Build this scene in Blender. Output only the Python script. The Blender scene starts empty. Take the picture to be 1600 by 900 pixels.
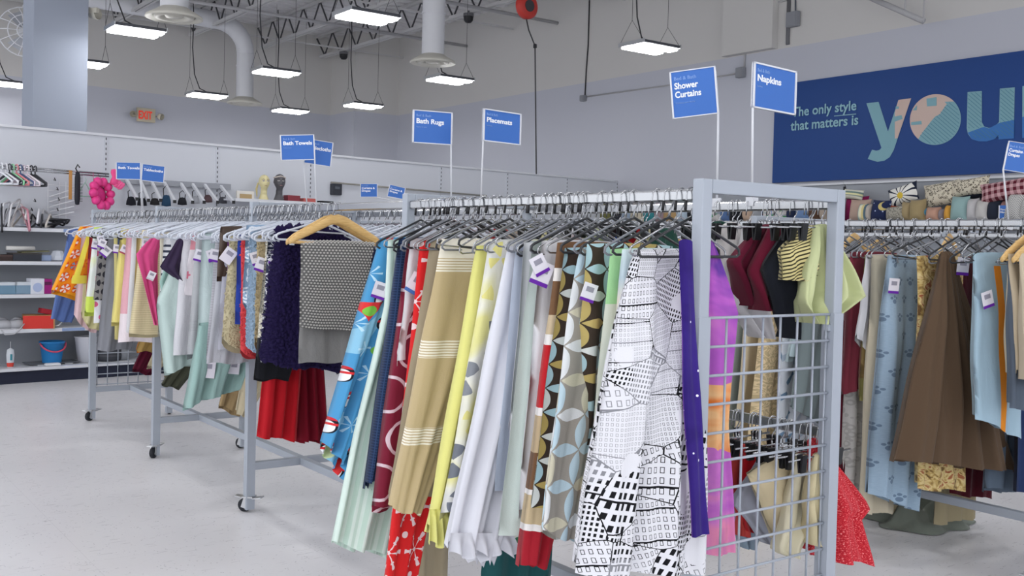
import bpy, math, random
import numpy as np
from mathutils import Vector, Matrix
scene = bpy.context.scene
COL = scene.collection
R = math.radians
# ---------------------------------------------------------------- camera
# world: X = across the racks (V), Y = along the racks (U), Z up
F, CY, YAW, PITCH, ROLL = 1600.59, 421.677, 0.6348, 0.02389, 0.02457
CAM = np.array([-2.11327, -1.98523, 1.45202])
_fw = np.array([math.sin(YAW)*math.cos(PITCH), math.cos(YAW)*math.cos(PITCH), -math.sin(PITCH)])
_rt = np.array([math.cos(YAW), -math.sin(YAW), 0.0])
_up = np.cross(_rt, _fw)
_cx = math.cos(ROLL)*_rt + math.sin(ROLL)*_up
_cy = -math.sin(ROLL)*_rt + math.cos(ROLL)*_up
cd = bpy.data.cameras.new('camera'); cam = bpy.data.objects.new('camera', cd); COL.objects.link(cam)
cd.sensor_width = 36.0; cd.lens = F/1600*36; cd.shift_y = (CY-450)/1600; cd.clip_end = 200
cam.matrix_world = Matrix(((_cx[0], _cy[0], -_fw[0], CAM[0]), (_cx[1], _cy[1], -_fw[1], CAM[1]),
                           (_cx[2], _cy[2], -_fw[2], CAM[2]), (0, 0, 0, 1)))
scene.camera = cam
def ray(x, y):
    return _fw + _cx*((x-800)/F) + _cy*((CY-y)/F)
def onU(x, y, U): d = ray(x, y); return CAM + d*((U-CAM[1])/d[1])
def onV(x, y, V): d = ray(x, y); return CAM + d*((V-CAM[0])/d[0])
def onZ(x, y, z): d = ray(x, y); return CAM + d*((z-CAM[2])/d[2])
def onP(x, y, p, n):
    d = ray(x, y); n = np.array(n, float); return CAM + d*(np.dot(np.array(p)-CAM, n)/np.dot(d, n))
# ---------------------------------------------------------------- world, exposure
w = bpy.data.worlds.new('store_ambient'); scene.world = w; w.use_nodes = True
w.node_tree.nodes['Background'].inputs[0].default_value = (0.94, 0.96, 1.0, 1)
w.node_tree.nodes['Background'].inputs[1].default_value = 1.25
scene.view_settings.view_transform = 'Standard'; scene.view_settings.look = 'None'
scene.view_settings.gamma = 1; scene.view_settings.use_curve_mapping = False
scene.view_settings.exposure = 0.64
PANEL_EMIT = 19.0
scene.cycles.use_denoising = True
scene.cycles.max_bounces = 6; scene.cycles.diffuse_bounces = 3; scene.cycles.glossy_bounces = 3
scene.cycles.transparent_max_bounces = 10; scene.cycles.sample_clamp_indirect = 4
# ---------------------------------------------------------------- helpers: objects
def hexc(h):
    if isinstance(h, (tuple, list)): return tuple(h)[:3]
    h = h.lstrip('#'); out = []
    for i in (0, 2, 4):
        c = int(h[i:i+2], 16)/255; out.append(c/12.92 if c <= .04045 else ((c+.055)/1.055)**2.4)
    return tuple(out)
def tag(o, label=None, cat=None, group=None, kind=None):
    if label: o['label'] = label
    if cat: o['category'] = cat
    if group: o['group'] = group
    if kind: o['kind'] = kind
    return o
def empty(name, loc=(0, 0, 0), rz=0, parent=None):
    o = bpy.data.objects.new(name, None); COL.objects.link(o); o.empty_display_size = .1
    o.location = loc; o.rotation_euler = (0, 0, rz)
    if parent: o.parent = parent
    return o
def link(name, me, parent=None, loc=None, rot=None, scl=None):
    o = bpy.data.objects.new(name, me); COL.objects.link(o)
    if parent: o.parent = parent
    if loc is not None: o.location = loc
    if rot is not None: o.rotation_euler = rot
    if scl is not None: o.scale = scl
    return o
def copy_tree(o, parent=None):
    c = o.copy(); COL.objects.link(c); c.parent = parent
    for ch in list(o.children): copy_tree(ch, c)
    return c
class MB:
    def __init__(s): s.v = []; s.f = []; s.uv = {}
    def add(s, vs, fs):
        b = len(s.v); s.v += [tuple(map(float, p)) for p in vs]; s.f += [tuple(i+b for i in f) for f in fs]; return s
    def box(s, c, d, rz=0, ry=0, rx=0):
        hx, hy, hz = d[0]/2, d[1]/2, d[2]/2
        vs = [Vector((x*hx, y*hy, z*hz)) for z in (-1, 1) for y in (-1, 1) for x in (-1, 1)]
        if rx or ry or rz:
            m = Matrix.Rotation(rz, 3, 'Z') @ Matrix.Rotation(ry, 3, 'Y') @ Matrix.Rotation(rx, 3, 'X'); vs = [m @ v for v in vs]
        c = Vector(c)
        return s.add([v+c for v in vs], [(0, 2, 3, 1), (4, 5, 7, 6), (0, 1, 5, 4), (2, 6, 7, 3), (0, 4, 6, 2), (1, 3, 7, 5)])
    def bar(s, a, b, wd, ht=None):           # rectangular bar from a to b
        ht = ht or wd; a = Vector(a); b = Vector(b); d = (b-a).normalized()
        up = Vector((0, 0, 1)) if abs(d.z) < .95 else Vector((0, 1, 0))
        x = d.cross(up).normalized()*(wd/2); y = x.cross(d).normalized()*(ht/2)
        vs = [p+i*x+j*y for p in (a, b) for (i, j) in ((-1, -1), (1, -1), (1, 1), (-1, 1))]
        return s.add(vs, [(0, 3, 2, 1), (4, 5, 6, 7), (0, 1, 5, 4), (1, 2, 6, 5), (2, 3, 7, 6), (3, 0, 4, 7)])
    def tube(s, pts, r, n=8, closed=False, cap=True):
        pts = [Vector(p) for p in pts]; m = len(pts); rs = r if isinstance(r, (list, tuple)) else [r]*m
        rings = []; prev = None
        for i, p in enumerate(pts):
            if closed: t = pts[(i+1) % m]-pts[i-1]
            else: t = pts[min(i+1, m-1)]-pts[max(i-1, 0)]
            t.normalize()
            if prev is None:
                a = Vector((0, 0, 1)) if abs(t.z) < .9 else Vector((1, 0, 0)); x = t.cross(a).normalized()
            else:
                x = (prev-t*prev.dot(t))
                x = x.normalized() if x.length > 1e-6 else t.orthogonal().normalized()
            prev = x; y = t.cross(x)
            rings.append([p+(x*math.cos(2*math.pi*k/n)+y*math.sin(2*math.pi*k/n))*rs[i] for k in range(n)])
        vs = [v for g in rings for v in g]; fs = []
        for i in range(m if closed else m-1):
            j = (i+1) % m
            fs += [(i*n+k, i*n+(k+1) % n, j*n+(k+1) % n, j*n+k) for k in range(n)]
        if cap and not closed: fs += [tuple(range(n))[::-1], tuple(range((m-1)*n, m*n))]
        return s.add(vs, fs)
    def lathe(s, prof, n=24, c=(0, 0, 0), sx=1, sy=1):
        vs = [(c[0]+sx*r*math.cos(2*math.pi*k/n), c[1]+sy*r*math.sin(2*math.pi*k/n), c[2]+z) for r, z in prof for k in range(n)]
        fs = [(i*n+k, i*n+(k+1) % n, (i+1)*n+(k+1) % n, (i+1)*n+k) for i in range(len(prof)-1) for k in range(n)]
        return s.add(vs, fs)
    def prism(s, poly, z0, z1, fn=None):     # polygon in xy extruded in z; fn maps points
        n = len(poly); vs = [(x, y, z0) for x, y in poly]+[(x, y, z1) for x, y in poly]
        if fn: vs = [fn(*v) for v in vs]
        return s.add(vs, [tuple(range(n))[::-1], tuple(range(n, 2*n))]+[(i, (i+1) % n, n+(i+1) % n, n+i) for i in range(n)])
    def mesh(s, name, mat, smooth=False):
        me = bpy.data.meshes.new(name); me.from_pydata(s.v, [], s.f); me.materials.append(mat)
        if smooth: me.polygons.foreach_set('use_smooth', [True]*len(me.polygons))
        me.update(); return me
    def build(s, name, mat, parent=None, loc=None, rot=None, smooth=False, bevel=0):
        o = link(name, s.mesh(name, mat, smooth), parent, loc, rot)
        if bevel:
            b = o.modifiers.new('bevel', 'BEVEL'); b.width = bevel; b.segments = 2; b.limit_method = 'ANGLE'
        return o
def struct(o): o['kind'] = 'structure'; return o
_font = {}
def text_obj(s, size, mat, parent=None, bold=0.0, name='lettering', loc=(0, 0, 0), sp=1.0, ls=1.0, M=None, xs=1.0):
    cu = bpy.data.curves.new('txt', 'FONT'); cu.body = s; cu.size = size; cu.offset = bold*size; cu.extrude = .0004
    cu.space_character = sp; cu.space_line = ls; cu.resolution_u = 3
    t = bpy.data.objects.new('txt', cu); COL.objects.link(t)
    dg = bpy.context.evaluated_depsgraph_get(); me = bpy.data.meshes.new_from_object(t.evaluated_get(dg))
    bpy.data.objects.remove(t); bpy.data.curves.remove(cu)
    me.materials.clear(); me.materials.append(mat); me.name = name
    o = link(name, me, parent)
    if M is not None: o.matrix_local = M
    else: o.location = loc
    if xs != 1: o.scale = (xs, 1, 1)
    return o
# ---------------------------------------------------------------- helpers: node materials
class G:
    """small wrapper that writes procedural materials as expressions"""
    def __init__(s, name, rough=.85, spec=.3, metal=0.0):
        s.mat = bpy.data.materials.new(name); s.mat.use_nodes = True; s.nt = s.mat.node_tree; s.n = s.nt.nodes
        s.b = s.n['Principled BSDF']; s.b.inputs['Roughness'].default_value = rough
        s.b.inputs['Specular IOR Level'].default_value = spec; s.b.inputs['Metallic'].default_value = metal
        s._uv = None; s._ob = None
    def node(s, t, **k):
        n = s.n.new(t)
        for a, b in k.items(): setattr(n, a, b)
        return n
    def put(s, sock, val):
        if isinstance(val, X): s.nt.links.new(val.s, sock)
        elif isinstance(val, bpy.types.NodeSocket): s.nt.links.new(val, sock)
        elif isinstance(val, str): sock.default_value = (*hexc(val), 1)
        elif isinstance(val, (tuple, list)) and sock.type == 'RGBA' and len(val) == 3: sock.default_value = (*val, 1)
        else: sock.default_value = val
    def m(s, op, a, b=None, c=None):
        n = s.node('ShaderNodeMath', operation=op)
        for i, v in enumerate((a, b, c)):
            if v is not None: s.put(n.inputs[i], v)
        return X(s, n.outputs[0])
    def uv(s):
        if s._uv is None:
            n = s.node('ShaderNodeUVMap'); q = s.node('ShaderNodeSeparateXYZ'); s.nt.links.new(n.outputs[0], q.inputs[0])
            s._uv = (X(s, q.outputs[0]), X(s, q.outputs[1])); s.uvs = n.outputs[0]
        return s._uv
    def obj(s):
        if s._ob is None:
            n = s.node('ShaderNodeTexCoord'); q = s.node('ShaderNodeSeparateXYZ'); s.nt.links.new(n.outputs['Object'], q.inputs[0])
            s._ob = (X(s, q.outputs[0]), X(s, q.outputs[1]), X(s, q.outputs[2])); s.obs = n.outputs['Object']
        return s._ob
    def vec(s, x, y, z=0.0):
        n = s.node('ShaderNodeCombineXYZ'); s.put(n.inputs[0], x); s.put(n.inputs[1], y); s.put(n.inputs[2], z); return n.outputs[0]
    def noise(s, scale, vec=None, detail=2, dist=0):
        n = s.node('ShaderNodeTexNoise'); n.inputs['Scale'].default_value = scale; n.inputs['Detail'].default_value = detail
        n.inputs['Distortion'].default_value = dist
        if vec is None: s.uv(); vec = s.uvs
        s.put(n.inputs['Vector'], vec); return X(s, n.outputs[0])
    def vor(s, scale, vec=None, feature='F1', rnd=1.0):
        n = s.node('ShaderNodeTexVoronoi', feature=feature); n.inputs['Scale'].default_value = scale
        n.inputs['Randomness'].default_value = rnd
        if vec is None: s.uv(); vec = s.uvs
        s.put(n.inputs['Vector'], vec); return n
    def rnd(s, x, y):            # random value 0..1 for a cell
        n = s.node('ShaderNodeTexWhiteNoise', noise_dimensions='2D'); s.put(n.inputs['Vector'], s.vec(x, y)); return X(s, n.outputs[0])
    def mix(s, f, a, b):
        n = s.node('ShaderNodeMix', data_type='RGBA'); s.put(n.inputs[0], f); s.put(n.inputs[6], a); s.put(n.inputs[7], b); return n.outputs[2]
    def ramp(s, f, stops, const=False):
        n = s.node('ShaderNodeValToRGB'); s.put(n.inputs[0], f); e = n.color_ramp.elements
        n.color_ramp.interpolation = 'CONSTANT' if const else 'LINEAR'
        while len(e) < len(stops): e.new(.5)
        for i, (p, c) in enumerate(stops): e[i].position = p; e[i].color = (*hexc(c), 1)
        return n.outputs[0]
    def bump(s, h, strength=.3, dist=.002):
        n = s.node('ShaderNodeBump'); n.inputs['Strength'].default_value = strength; n.inputs['Distance'].default_value = dist
        s.put(n.inputs['Height'], h); s.nt.links.new(n.outputs[0], s.b.inputs['Normal'])
    def col(s, c): s.put(s.b.inputs['Base Color'], c); return s
class X:
    def __init__(s, g, sock): s.g = g; s.s = sock
    def __add__(a, b): return a.g.m('ADD', a, b)
    def __radd__(a, b): return a.g.m('ADD', b, a)
    def __sub__(a, b): return a.g.m('SUBTRACT', a, b)
    def __rsub__(a, b): return a.g.m('SUBTRACT', b, a)
    def __mul__(a, b): return a.g.m('MULTIPLY', a, b)
    def __rmul__(a, b): return a.g.m('MULTIPLY', b, a)
    def __truediv__(a, b): return a.g.m('DIVIDE', a, b)
    def __lt__(a, b): return a.g.m('LESS_THAN', a, b)
    def __gt__(a, b): return a.g.m('GREATER_THAN', a, b)
    def fr(a): return a.g.m('FRACT', a)
    def fl(a): return a.g.m('FLOOR', a)
    def ab(a): return a.g.m('ABSOLUTE', a)
    def sin(a): return a.g.m('SINE', a)
    def cos(a): return a.g.m('COSINE', a)
    def sq(a): return a.g.m('SQRT', a)
    def mx(a, b): return a.g.m('MAXIMUM', a, b)
    def mn(a, b): return a.g.m('MINIMUM', a, b)
    def at2(a, b): return a.g.m('ARCTAN2', a, b)
_mc = {}
def plain(c, rough=.5, spec=.4, metal=0, name=None):
    k = (str(c), rough, spec, metal)
    if k not in _mc:
        g = G(name or 'paint', rough, spec, metal); g.col(c if isinstance(c, str) else tuple(c)); _mc[k] = g.mat
    return _mc[k]
def cloth(c, pat=None, bs=.35, sc=420, rough=.92, name='fabric', thin=0, wr=1.0):
    k = (str(c), pat.__name__ if pat else '', bs, sc, name)
    if k in _mc and pat is None: return _mc[k]
    g = G(name, rough, .15)
    x, y = g.uv()
    base = pat(g, x, y, c) if pat else tuple(q*.88 for q in hexc(c))
    g.col(base)
    g.b.inputs['Sheen Weight'].default_value = .08
    g.bump(g.noise(sc, detail=3)*.12+g.noise(11, g.vec(x*1.6, y*.7), 3, .8)*wr, bs, .012)
    if thin:
        g.b.inputs['Transmission Weight'].default_value = 0
    _mc[k] = g.mat
    return g.mat
CHROME = plain((.42, .43, .45), .22, .5, 1, 'chrome')
STEEL = plain((.55, .56, .58), .35, .5, 1, 'zinc_steel')
RACK = plain('A3AAB5', .38, .4, 0, 'grey_powder_coat')
BLACKP = plain('17181C', .4, .4, 0, 'black_plastic')
RUBBER = plain('24262C', .6, .3, 0, 'black_rubber')
WHITEP = plain('E4E5EA', .4, .4, 0, 'white_plastic')
WHITEM = plain('D6D8DE', .45, .4, 0, 'white_enamel')
PANELW = plain('CDD0D8', .6, .3, 0, 'grey_shelf_panel')
PURPLE = plain('6A25A5', .6, .3, 0, 'purple_tag')
TAGW = plain('E6E3EC', .7, .2, 0, 'tag_card')
def clearmat():
    g = G('clear_plastic', .22, .6); g.col('E3E8F2'); tr = g.node('ShaderNodeBsdfTransparent'); mx = g.node('ShaderNodeMixShader')
    tr.inputs[0].default_value = (.95, .96, 1, 1); mx.inputs[0].default_value = .72
    out = g.n['Material Output']; g.nt.links.new(tr.outputs[0], mx.inputs[1]); g.nt.links.new(g.b.outputs[0], mx.inputs[2]); g.nt.links.new(mx.outputs[0], out.inputs[0])
    return g.mat
CLEAR = clearmat()
def woodmat():
    g = G('beech_wood', .4, .4); x, y, z = g.obj()
    n = g.noise(6, g.vec(x*3, y*40, z*40), 3); g.col(g.ramp(n, [(.3, 'C99F5E'), (.7, 'E2BF82')])); return g.mat
WOOD = woodmat()
def emitmat(c, s, name):
    g = G(name); g.col(c); g.put(g.b.inputs['Emission Color'], c); g.b.inputs['Emission Strength'].default_value = s; return g.mat
LED = emitmat((1, 1, 1), PANEL_EMIT, 'led_diffuser')
# ================================================================ ROOM
GS = .115                                    # the shelving and back wall are turned a little against the racks
def gfront(V): return 8.77+GS*V
def bwall(V): return 17.65+.12*V
RW, SPLIT, DECK = 9.06, 4.21, 5.88
def floormat():
    g = G('vinyl_floor', .28, .45); x, y, z = g.obj(); v = g.obs
    n1 = g.noise(.6, v, 3); n2 = g.vor(45, v); d = X(g, n2.outputs['Distance']); r = X(g, n2.outputs['Color'])
    sp = (d < .16)*(g.noise(9, v, 2) > .50)
    base = g.ramp(n1, [(.3, 'DEDDE0'), (.7, 'E8E7EA')])
    c = g.mix(sp*.55, base, '8F8E92')
    # faint seams between the sheets of vinyl
    sx = ((x/.915).fr()-.5).ab() > .4988; sy = ((y/.915).fr()-.5).ab() > .4988
    c = g.mix(sx.mx(sy)*.25, c, '9A9A9E'); g.col(c)
    st = g.noise(30, g.vec(x*.3, y*3, z), 3); g.put(g.b.inputs['Roughness'], st*.22+.2)
    return g.mat
struct(MB().add([(-9, -9, 0), (RW, -9, 0), (RW, 20, 0), (-9, 20, 0)], [(0, 1, 2, 3)]).build('floor', floormat()))
def wallmat(n, c):
    g = G(n, .8, .2); g.col(c); g.bump(g.noise(25, (g.obj(), g.obs)[1], 4), .08, .004); return g.mat
LOW, HIGH = wallmat('lower_wall_paint', 'BFC1CB'), wallmat('upper_wall_paint', 'CDCBC9')
def wallq(name, a, b, z0, z1, mat, th=.1, n=(0, 1)):
    vs = [(a[0], a[1], z0), (b[0], b[1], z0), (b[0], b[1], z1), (a[0], a[1], z1)]
    vs += [(x+n[0]*th, y+n[1]*th, z) for x, y, z in vs]
    return struct(MB().add(vs, [(0, 1, 2, 3), (7, 6, 5, 4), (0, 4, 5, 1), (3, 2, 6, 7), (0, 3, 7, 4), (1, 5, 6, 2)]).build(name, mat))
BOXV = 8.0                                  # the boxed-out corner of the back wall
bu = 17.5
for nm, z0, z1, mt in (('lower', 0, SPLIT, LOW), ('upper', SPLIT, DECK+.1, HIGH)):
    wallq('wall_back_'+nm, (-9, bwall(-9)), (BOXV, bwall(BOXV)), z0, z1, mt)
    struct(MB().box(((BOXV+RW)/2, (bu+bwall(BOXV))/2, (z0+z1)/2), (RW-BOXV, bwall(BOXV)-bu, z1-z0)).build('wall_back_box_'+nm, mt))
    wallq('wall_right_'+nm, (RW, 17.6), (RW, -9), z0, z1, mt, .1, (1, 0))
# ceiling deck: shallow ribs run across the joists
m = MB(); ys = np.arange(-9, 19.6, .3)
prof = []
for y in ys: prof += [(y, DECK), (y+.19, DECK), (y+.215, DECK+.045), (y+.275, DECK+.045)]
m.add([(x, y, z) for y, z in prof for x in (-9, RW)], [(2*i, 2*i+2, 2*i+3, 2*i+1) for i in range(len(prof)-1)])
struct(m.build('ceiling', plain('D2D1D3', .7, .2, 0, 'ceiling_deck_paint')))
# pillar behind the wall shelving
struct(MB().box((.80, 11.5, DECK/2), (.62, .6, DECK)).build('column', wallmat('pillar_paint', '9DA4B2'), bevel=.01))
# ---------------------------------------------------------------- roof joists
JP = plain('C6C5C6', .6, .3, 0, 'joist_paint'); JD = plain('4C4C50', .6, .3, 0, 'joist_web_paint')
for V, where in ((3.16, 'over the exit sign'), (4.66, 'beside the pillar duct'), (6.2, 'ending above the tall light cluster'), (7.61, 'ending at the dome camera'), (1.62, 'nearest the pillar')):
    r = empty('roof_joist', (V, bwall(V), 5.39)); tag(r, f'grey open web steel roof joist {where}', 'joist', None)
    L = 20.0; y1 = -.30
    for dz, nm in ((0, 'bottom_chord'), (DECK-5.39-.03, 'top_chord')):
        y0 = -.28 if dz == 0 else 0
        MB().bar((-.035, y0, dz), (-.035, -L, dz), .045, .05).bar((.035, y0, dz), (.035, -L, dz), .045, .05).build(nm, JP, r)
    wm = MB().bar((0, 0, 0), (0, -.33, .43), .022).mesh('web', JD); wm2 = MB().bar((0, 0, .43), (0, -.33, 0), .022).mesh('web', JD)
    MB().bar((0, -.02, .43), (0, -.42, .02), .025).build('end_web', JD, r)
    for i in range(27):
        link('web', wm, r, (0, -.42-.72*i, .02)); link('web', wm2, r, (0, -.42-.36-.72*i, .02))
for i, U in enumerate((17.15, 13.2, 10.2)):
    tag(MB().bar((.5, U, 5.86), (RW-.1, U, 5.86), .05, .05).bar((.5, U, 5.40), (RW-.1, U, 5.40), .03, .03).build('bridging_bar', JP),
        ('thin grey bridging bar tying the joists beside the back wall', 'thin grey bridging bar tying the joists above the hanging lights', 'thin grey bridging bar tying the joists over the middle of the store')[i], 'bridging')
# sprinkler pipes under the deck
SP = plain('AEADB0', .5, .4, 0, 'pipe_paint')
for i, U in enumerate((14.7, 11.9)):
    tag(MB().tube([(.5, U, 5.30), (RW-.1, U, 5.30)], .03, 8).build('sprinkler_pipe', SP, smooth=True),
        ('thin grey sprinkler pipe near the back wall duct', 'thin grey sprinkler pipe above the round ceiling diffusers')[i], 'pipe')
# ---------------------------------------------------------------- hanging LED lights
CAB = plain('3A3A3D', .6, .3, 0, 'black_cable')
def light_proto():
    r = MB().box((0, 0, .03), (.60, .44, .035)).build('hanging_light', plain('4A4C52', .6, .3), bevel=.006)
    for s in (-1, 1):
        MB().box((0, s*.122, -.004), (.57, .15, .03)).build('led_panel', LED, r, bevel=.008)
        MB().box((s*.303, 0, .03), (.012, .46, .05)).build('end_plate', STEEL, r)
        MB().tube([(s*.3, -.2, .05), (s*.3, 0, .30), (s*.3, .2, .05)], .003, 5).tube([(s*.3, 0, .30), (s*.3, 0, DECK-3.9)], .003, 5).build('wire_yoke', CAB, r)
    MB().tube([(.05, 0, .05), (-.12, .02, .12), (-.22, 0, .35), (-.26, 0, .8), (-.24, .02, 1.3), (-.28, 0, DECK-4.0)], .009, 6).build('power_cable', CAB, r, smooth=True)
    return r
proto = light_proto()
LABL = ['twin panel hanging light right of the red cord reel', 'twin panel hanging light left of the white duct drop under the joists',
 'twin panel hanging light below the round diffuser beside the pillar', 'twin panel hanging light just right of the round diffuser drop', 'twin panel hanging light below the dome camera and left of the duct drop',
 'twin panel hanging light right of the elbow duct', 'lowest hanging light above the bath towels sign', 'twin panel hanging light over and right of the exit sign',
 'hanging light half hidden behind the pillar edge', 'small hanging light at the far side of the pillar']
pos = [onZ(x, y, 3.9) for x, y in ((1015, 76), (573, 28), (212, 50), (702, 126), (567, 166), (431, 114), (453, 174), (323, 150), (130, 100), (22, 133))]
off = [(-1.2, 7.5), (3.9, 4.4), (6.6, 2.6), (1.4, 5.2), (-1.2, 3.4), (1.4, 1.4), (4.1, .6), (6.6, -1.4), (-1.2, -.6), (1.4, -2.4), (-3.8, 1.6), (-3.8, 5.5), (4.1, -3.2), (-3.8, -2.4), (-1.2, -4.6)]
for i, p in enumerate(list(pos)+[(a, b, 3.9) for a, b in off]):
    o = proto if i == 0 else copy_tree(proto)
    o.location = (p[0], p[1], 3.9)
    if i < 10: tag(o, LABL[i], 'light', 'hanging store lights')
    else: tag(o, 'twin panel hanging light over the near aisles', 'light', 'hanging store lights over the near aisles')
# ---------------------------------------------------------------- ducts
DW, DG = plain('D6D7DC', .5, .4, 0, 'duct_paint'), plain('C9C6BC', .5, .4, 0, 'diffuser_paint')
def drop(px, py, label, z0=4.0, top=DECK, r=.16):
    c = onZ(px, py, z0); e = empty('duct_drop', (c[0], c[1], z0)); tag(e, label, 'duct')
    MB().lathe([(r, .12), (r, top-z0)], 24).build('pipe', DW, e, smooth=True)
    MB().lathe([(r+.005, .7), (r+.012, .7), (r+.012, .73), (r+.005, .73)], 24).build('seam_collar', DW, e)
    MB().lathe([(r*1.02, .13), (r*1.3, .10), (r*2.0, .035), (r*2.05, .01), (r*1.9, 0), (r*1.5, .03)], 28).build('diffuser_cone', DG, e, smooth=True)
    MB().lathe([(r*1.45, .035), (r*1.35, .005), (r*1.05, .012), (r*.9, .05)], 28).build('diffuser_ring', DG, e, smooth=True)
    MB().lathe([(r*.7, .05), (r*.6, .02), (r*.02, .015)], 24).build('diffuser_core', DG, e, smooth=True)
    return e
drop(272, 30, 'white round ceiling duct with broad cream diffuser nearest the pillar')
drop(676, 100, 'white round ceiling duct with cream diffuser above the bath rugs sign')
c3 = onZ(382, 163, 4.0)
e3 = drop(382, 163, 'white elbow duct dropping to a round diffuser by the back wall', 4.0, 4.95)
zd = 5.32
pts = [(0, 0, .95)]+[(-.55*(1-math.cos(a)), 0, .95+.55*math.sin(a)) for a in np.linspace(0, math.pi/2, 8)[1:]]+[(-9, -.9, 1.5)]
MB().tube(pts, .16, 20).build('horizontal_run', DW, e3, smooth=True)
for k in (1, 3, 5, 7): 
    a = pts[k]; b = pts[k+1] if k < 8 else pts[8]; d = (Vector(b)-Vector(a)).normalized()*.012
    MB().tube([Vector(a)-d, Vector(a)+d], .167, 20, cap=False).build('elbow_seam', DW, e3)
# ---------------------------------------------------------------- wall fittings
def wallpt(x, y): return onV(x, y, RW-.01)
def fit_pipe(pts, r, lab, mat=SP, name='conduit'):
    return tag(MB().tube([wallpt(*p) for p in pts], r, 6).build(name, mat, smooth=True), lab, 'conduit')
fit_pipe([(921, 0), (919, 70), (916, 110), (914, 150)], .012, 'thin dark cable running down the banner wall to a small box', CAB, 'wall_cable')
fit_pipe([(918, 151), (1040, 134), (1158, 114)], .012, 'thin grey conduit linking two junction boxes on the banner wall')
fit_pipe([(1163, 106), (1167, 25), (1172, 15), (1182, 10), (1230, 0)], .014, 'grey conduit bending right above a junction box')
fit_pipe([(1233, 0), (1231, 60), (1231, 70)], .03, 'grey corner conduit beside the small wall box', plain('6E6E72', .6, .3), 'wall_pipe')
fit_pipe([(1243, 0), (1243, 26)], .012, 'short dark conduit entering the small grey wall box', plain('5A5E68', .6, .3))
for (x, y), s, lab in (((914, 154), .10, 'small square junction box below the thin dark cable'), ((1160, 114), .14, 'square junction box under the bent conduit'), ((1242, 31), .2, 'grey wall box on the upper wall above the banner')):
    p = wallpt(x, y); b = MB().box((-.04, 0, 0), (.08, s*.9, s)).build('junction_box', plain('8C8E94', .6, .3), None, p, bevel=.006); tag(b, lab, 'box')
    MB().box((-.084, 0, 0), (.008, s*.75, s*.85)).build('cover', plain('8C8E94', .6, .3), b)
# ledge pilaster on the upper wall and a diagonal pipe
q = wallpt(1214, 75)
tag(MB().box((-.06, 0, 0), (.12, .9, DECK-SPLIT-.02)).build('wall_pilaster', HIGH, None, (RW, q[1]+.45, SPLIT+(DECK-SPLIT)/2)), 'shallow painted pilaster on the upper wall left of the grey wall box', 'pilaster', None, 'structure')
a, b = onV(1350, -8, RW-.35), onV(1443, 33, RW-.35)
pp = tag(MB().tube([a, b], .035, 10).build('diagonal_pipe', SP, smooth=True), 'sloping grey sprinkler pipe on the upper wall above the banner', 'pipe')
MB().tube([b-np.array([0, 0, .02]), b+np.array([0, 0, .9])], .012, 6).build('hanger_rod', SP, pp); 
b2 = onV(1414, 18, RW-.35); MB().tube([b2, b2+np.array([0, 0, .9])], .012, 6).build('hanger_rod', SP, pp)
# red cord reel
p = onV(823, 10, 5.2); e = MB().lathe([(.02, -.05), (.13, -.05), (.15, -.03), (.15, .03), (.13, .05), (.02, .05)], 24).build('cord_reel', plain('B03028', .5, .4), None, p, (math.pi/2, 0, R(5)), smooth=True)
tag(e, 'round red cord reel hanging from the ceiling', 'cord reel')
MB().lathe([(.001, .06), (.07, .06), (.07, .05)], 20).build('hub', CAB, e)
q = onV(838, 272, 5.2); k = onV(836, 72, 5.2); dn = [p+np.array([0, 0, -.15]), p+(k-p)*.5+np.array([-.03, 0, -.05]), k, q]
ch = MB().tube(dn, .009, 6).build('reel_cord', CAB); ch.parent = e; ch.matrix_parent_inverse = (Matrix.Translation(Vector(p)) @ Matrix.Rotation(R(5), 4, 'Z') @ Matrix.Rotation(math.pi/2, 4, 'X')).inverted()
MB().lathe([(.001, .03), (.022, .02), (.022, -.02), (.001, -.03)], 10).build('cord_stop', BLACKP, ch, k, smooth=True)
rh = MB().tube([p+np.array([0, 0, .12]), np.array([p[0]+.02, p[1], DECK])], .006, 5).build('reel_hanger', CAB); rh.parent = e; rh.matrix_parent_inverse = ch.matrix_parent_inverse
# dome cameras
for (x, y, U), lab in (((537, 85, 5.30), 'small black dome camera under the joist end'), ((732, 26, 5.30), 'small black dome camera on the joist above the placemats sign')):
    p = onZ(x, y, U); e = MB().lathe([(.001, -.11), (.05, -.10), (.08, -.06), (.085, 0)], 16).build('dome_camera', BLACKP, None, p, smooth=True)
    tag(e, lab, 'camera'); MB().lathe([(.09, 0), (.09, .05), (.001, .05)], 16).build('mount', plain('6A6A6E', .5, .4), e)
    MB().tube([(0, 0, .05), (0, 0, 5.40-p[2])], .015, 6).build('stem', plain('6A6A6E', .5, .4), e)
# exit sign
p = onU(228, 180, 17.95); e = MB().box((0, 0, 0), (.36, .05, .26)).build('exit_sign', plain('B9B19C', .6, .3), None, p, (0, 0, R(6.8)), bevel=.01); tag(e, 'cream exit sign with red letters and two lamp heads', 'sign')
RED = emitmat(hexc('C8382A'), .35, 'exit_red')
text_obj('EXIT', .21, RED, e, .03, M=Matrix.Translation((-.16, -.03, -.075)) @ Matrix.Rotation(math.pi/2, 4, 'X'), xs=.62)
for s in (-1, 1):
    h = MB().lathe([(.001, -.05), (.05, -.03), (.065, .03), (.06, .05)], 14).build('lamp_head', plain('C4BEAE', .5, .4), e, (s*.26, -.04, .0), (math.pi/2+.3, 0, s*.5), smooth=True)
    MB().tube([(s*.17, 0, -.01), (s*.25, -.02, .0)], .012, 6).build('lamp_arm', plain('8C877B', .5, .4), e)
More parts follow.
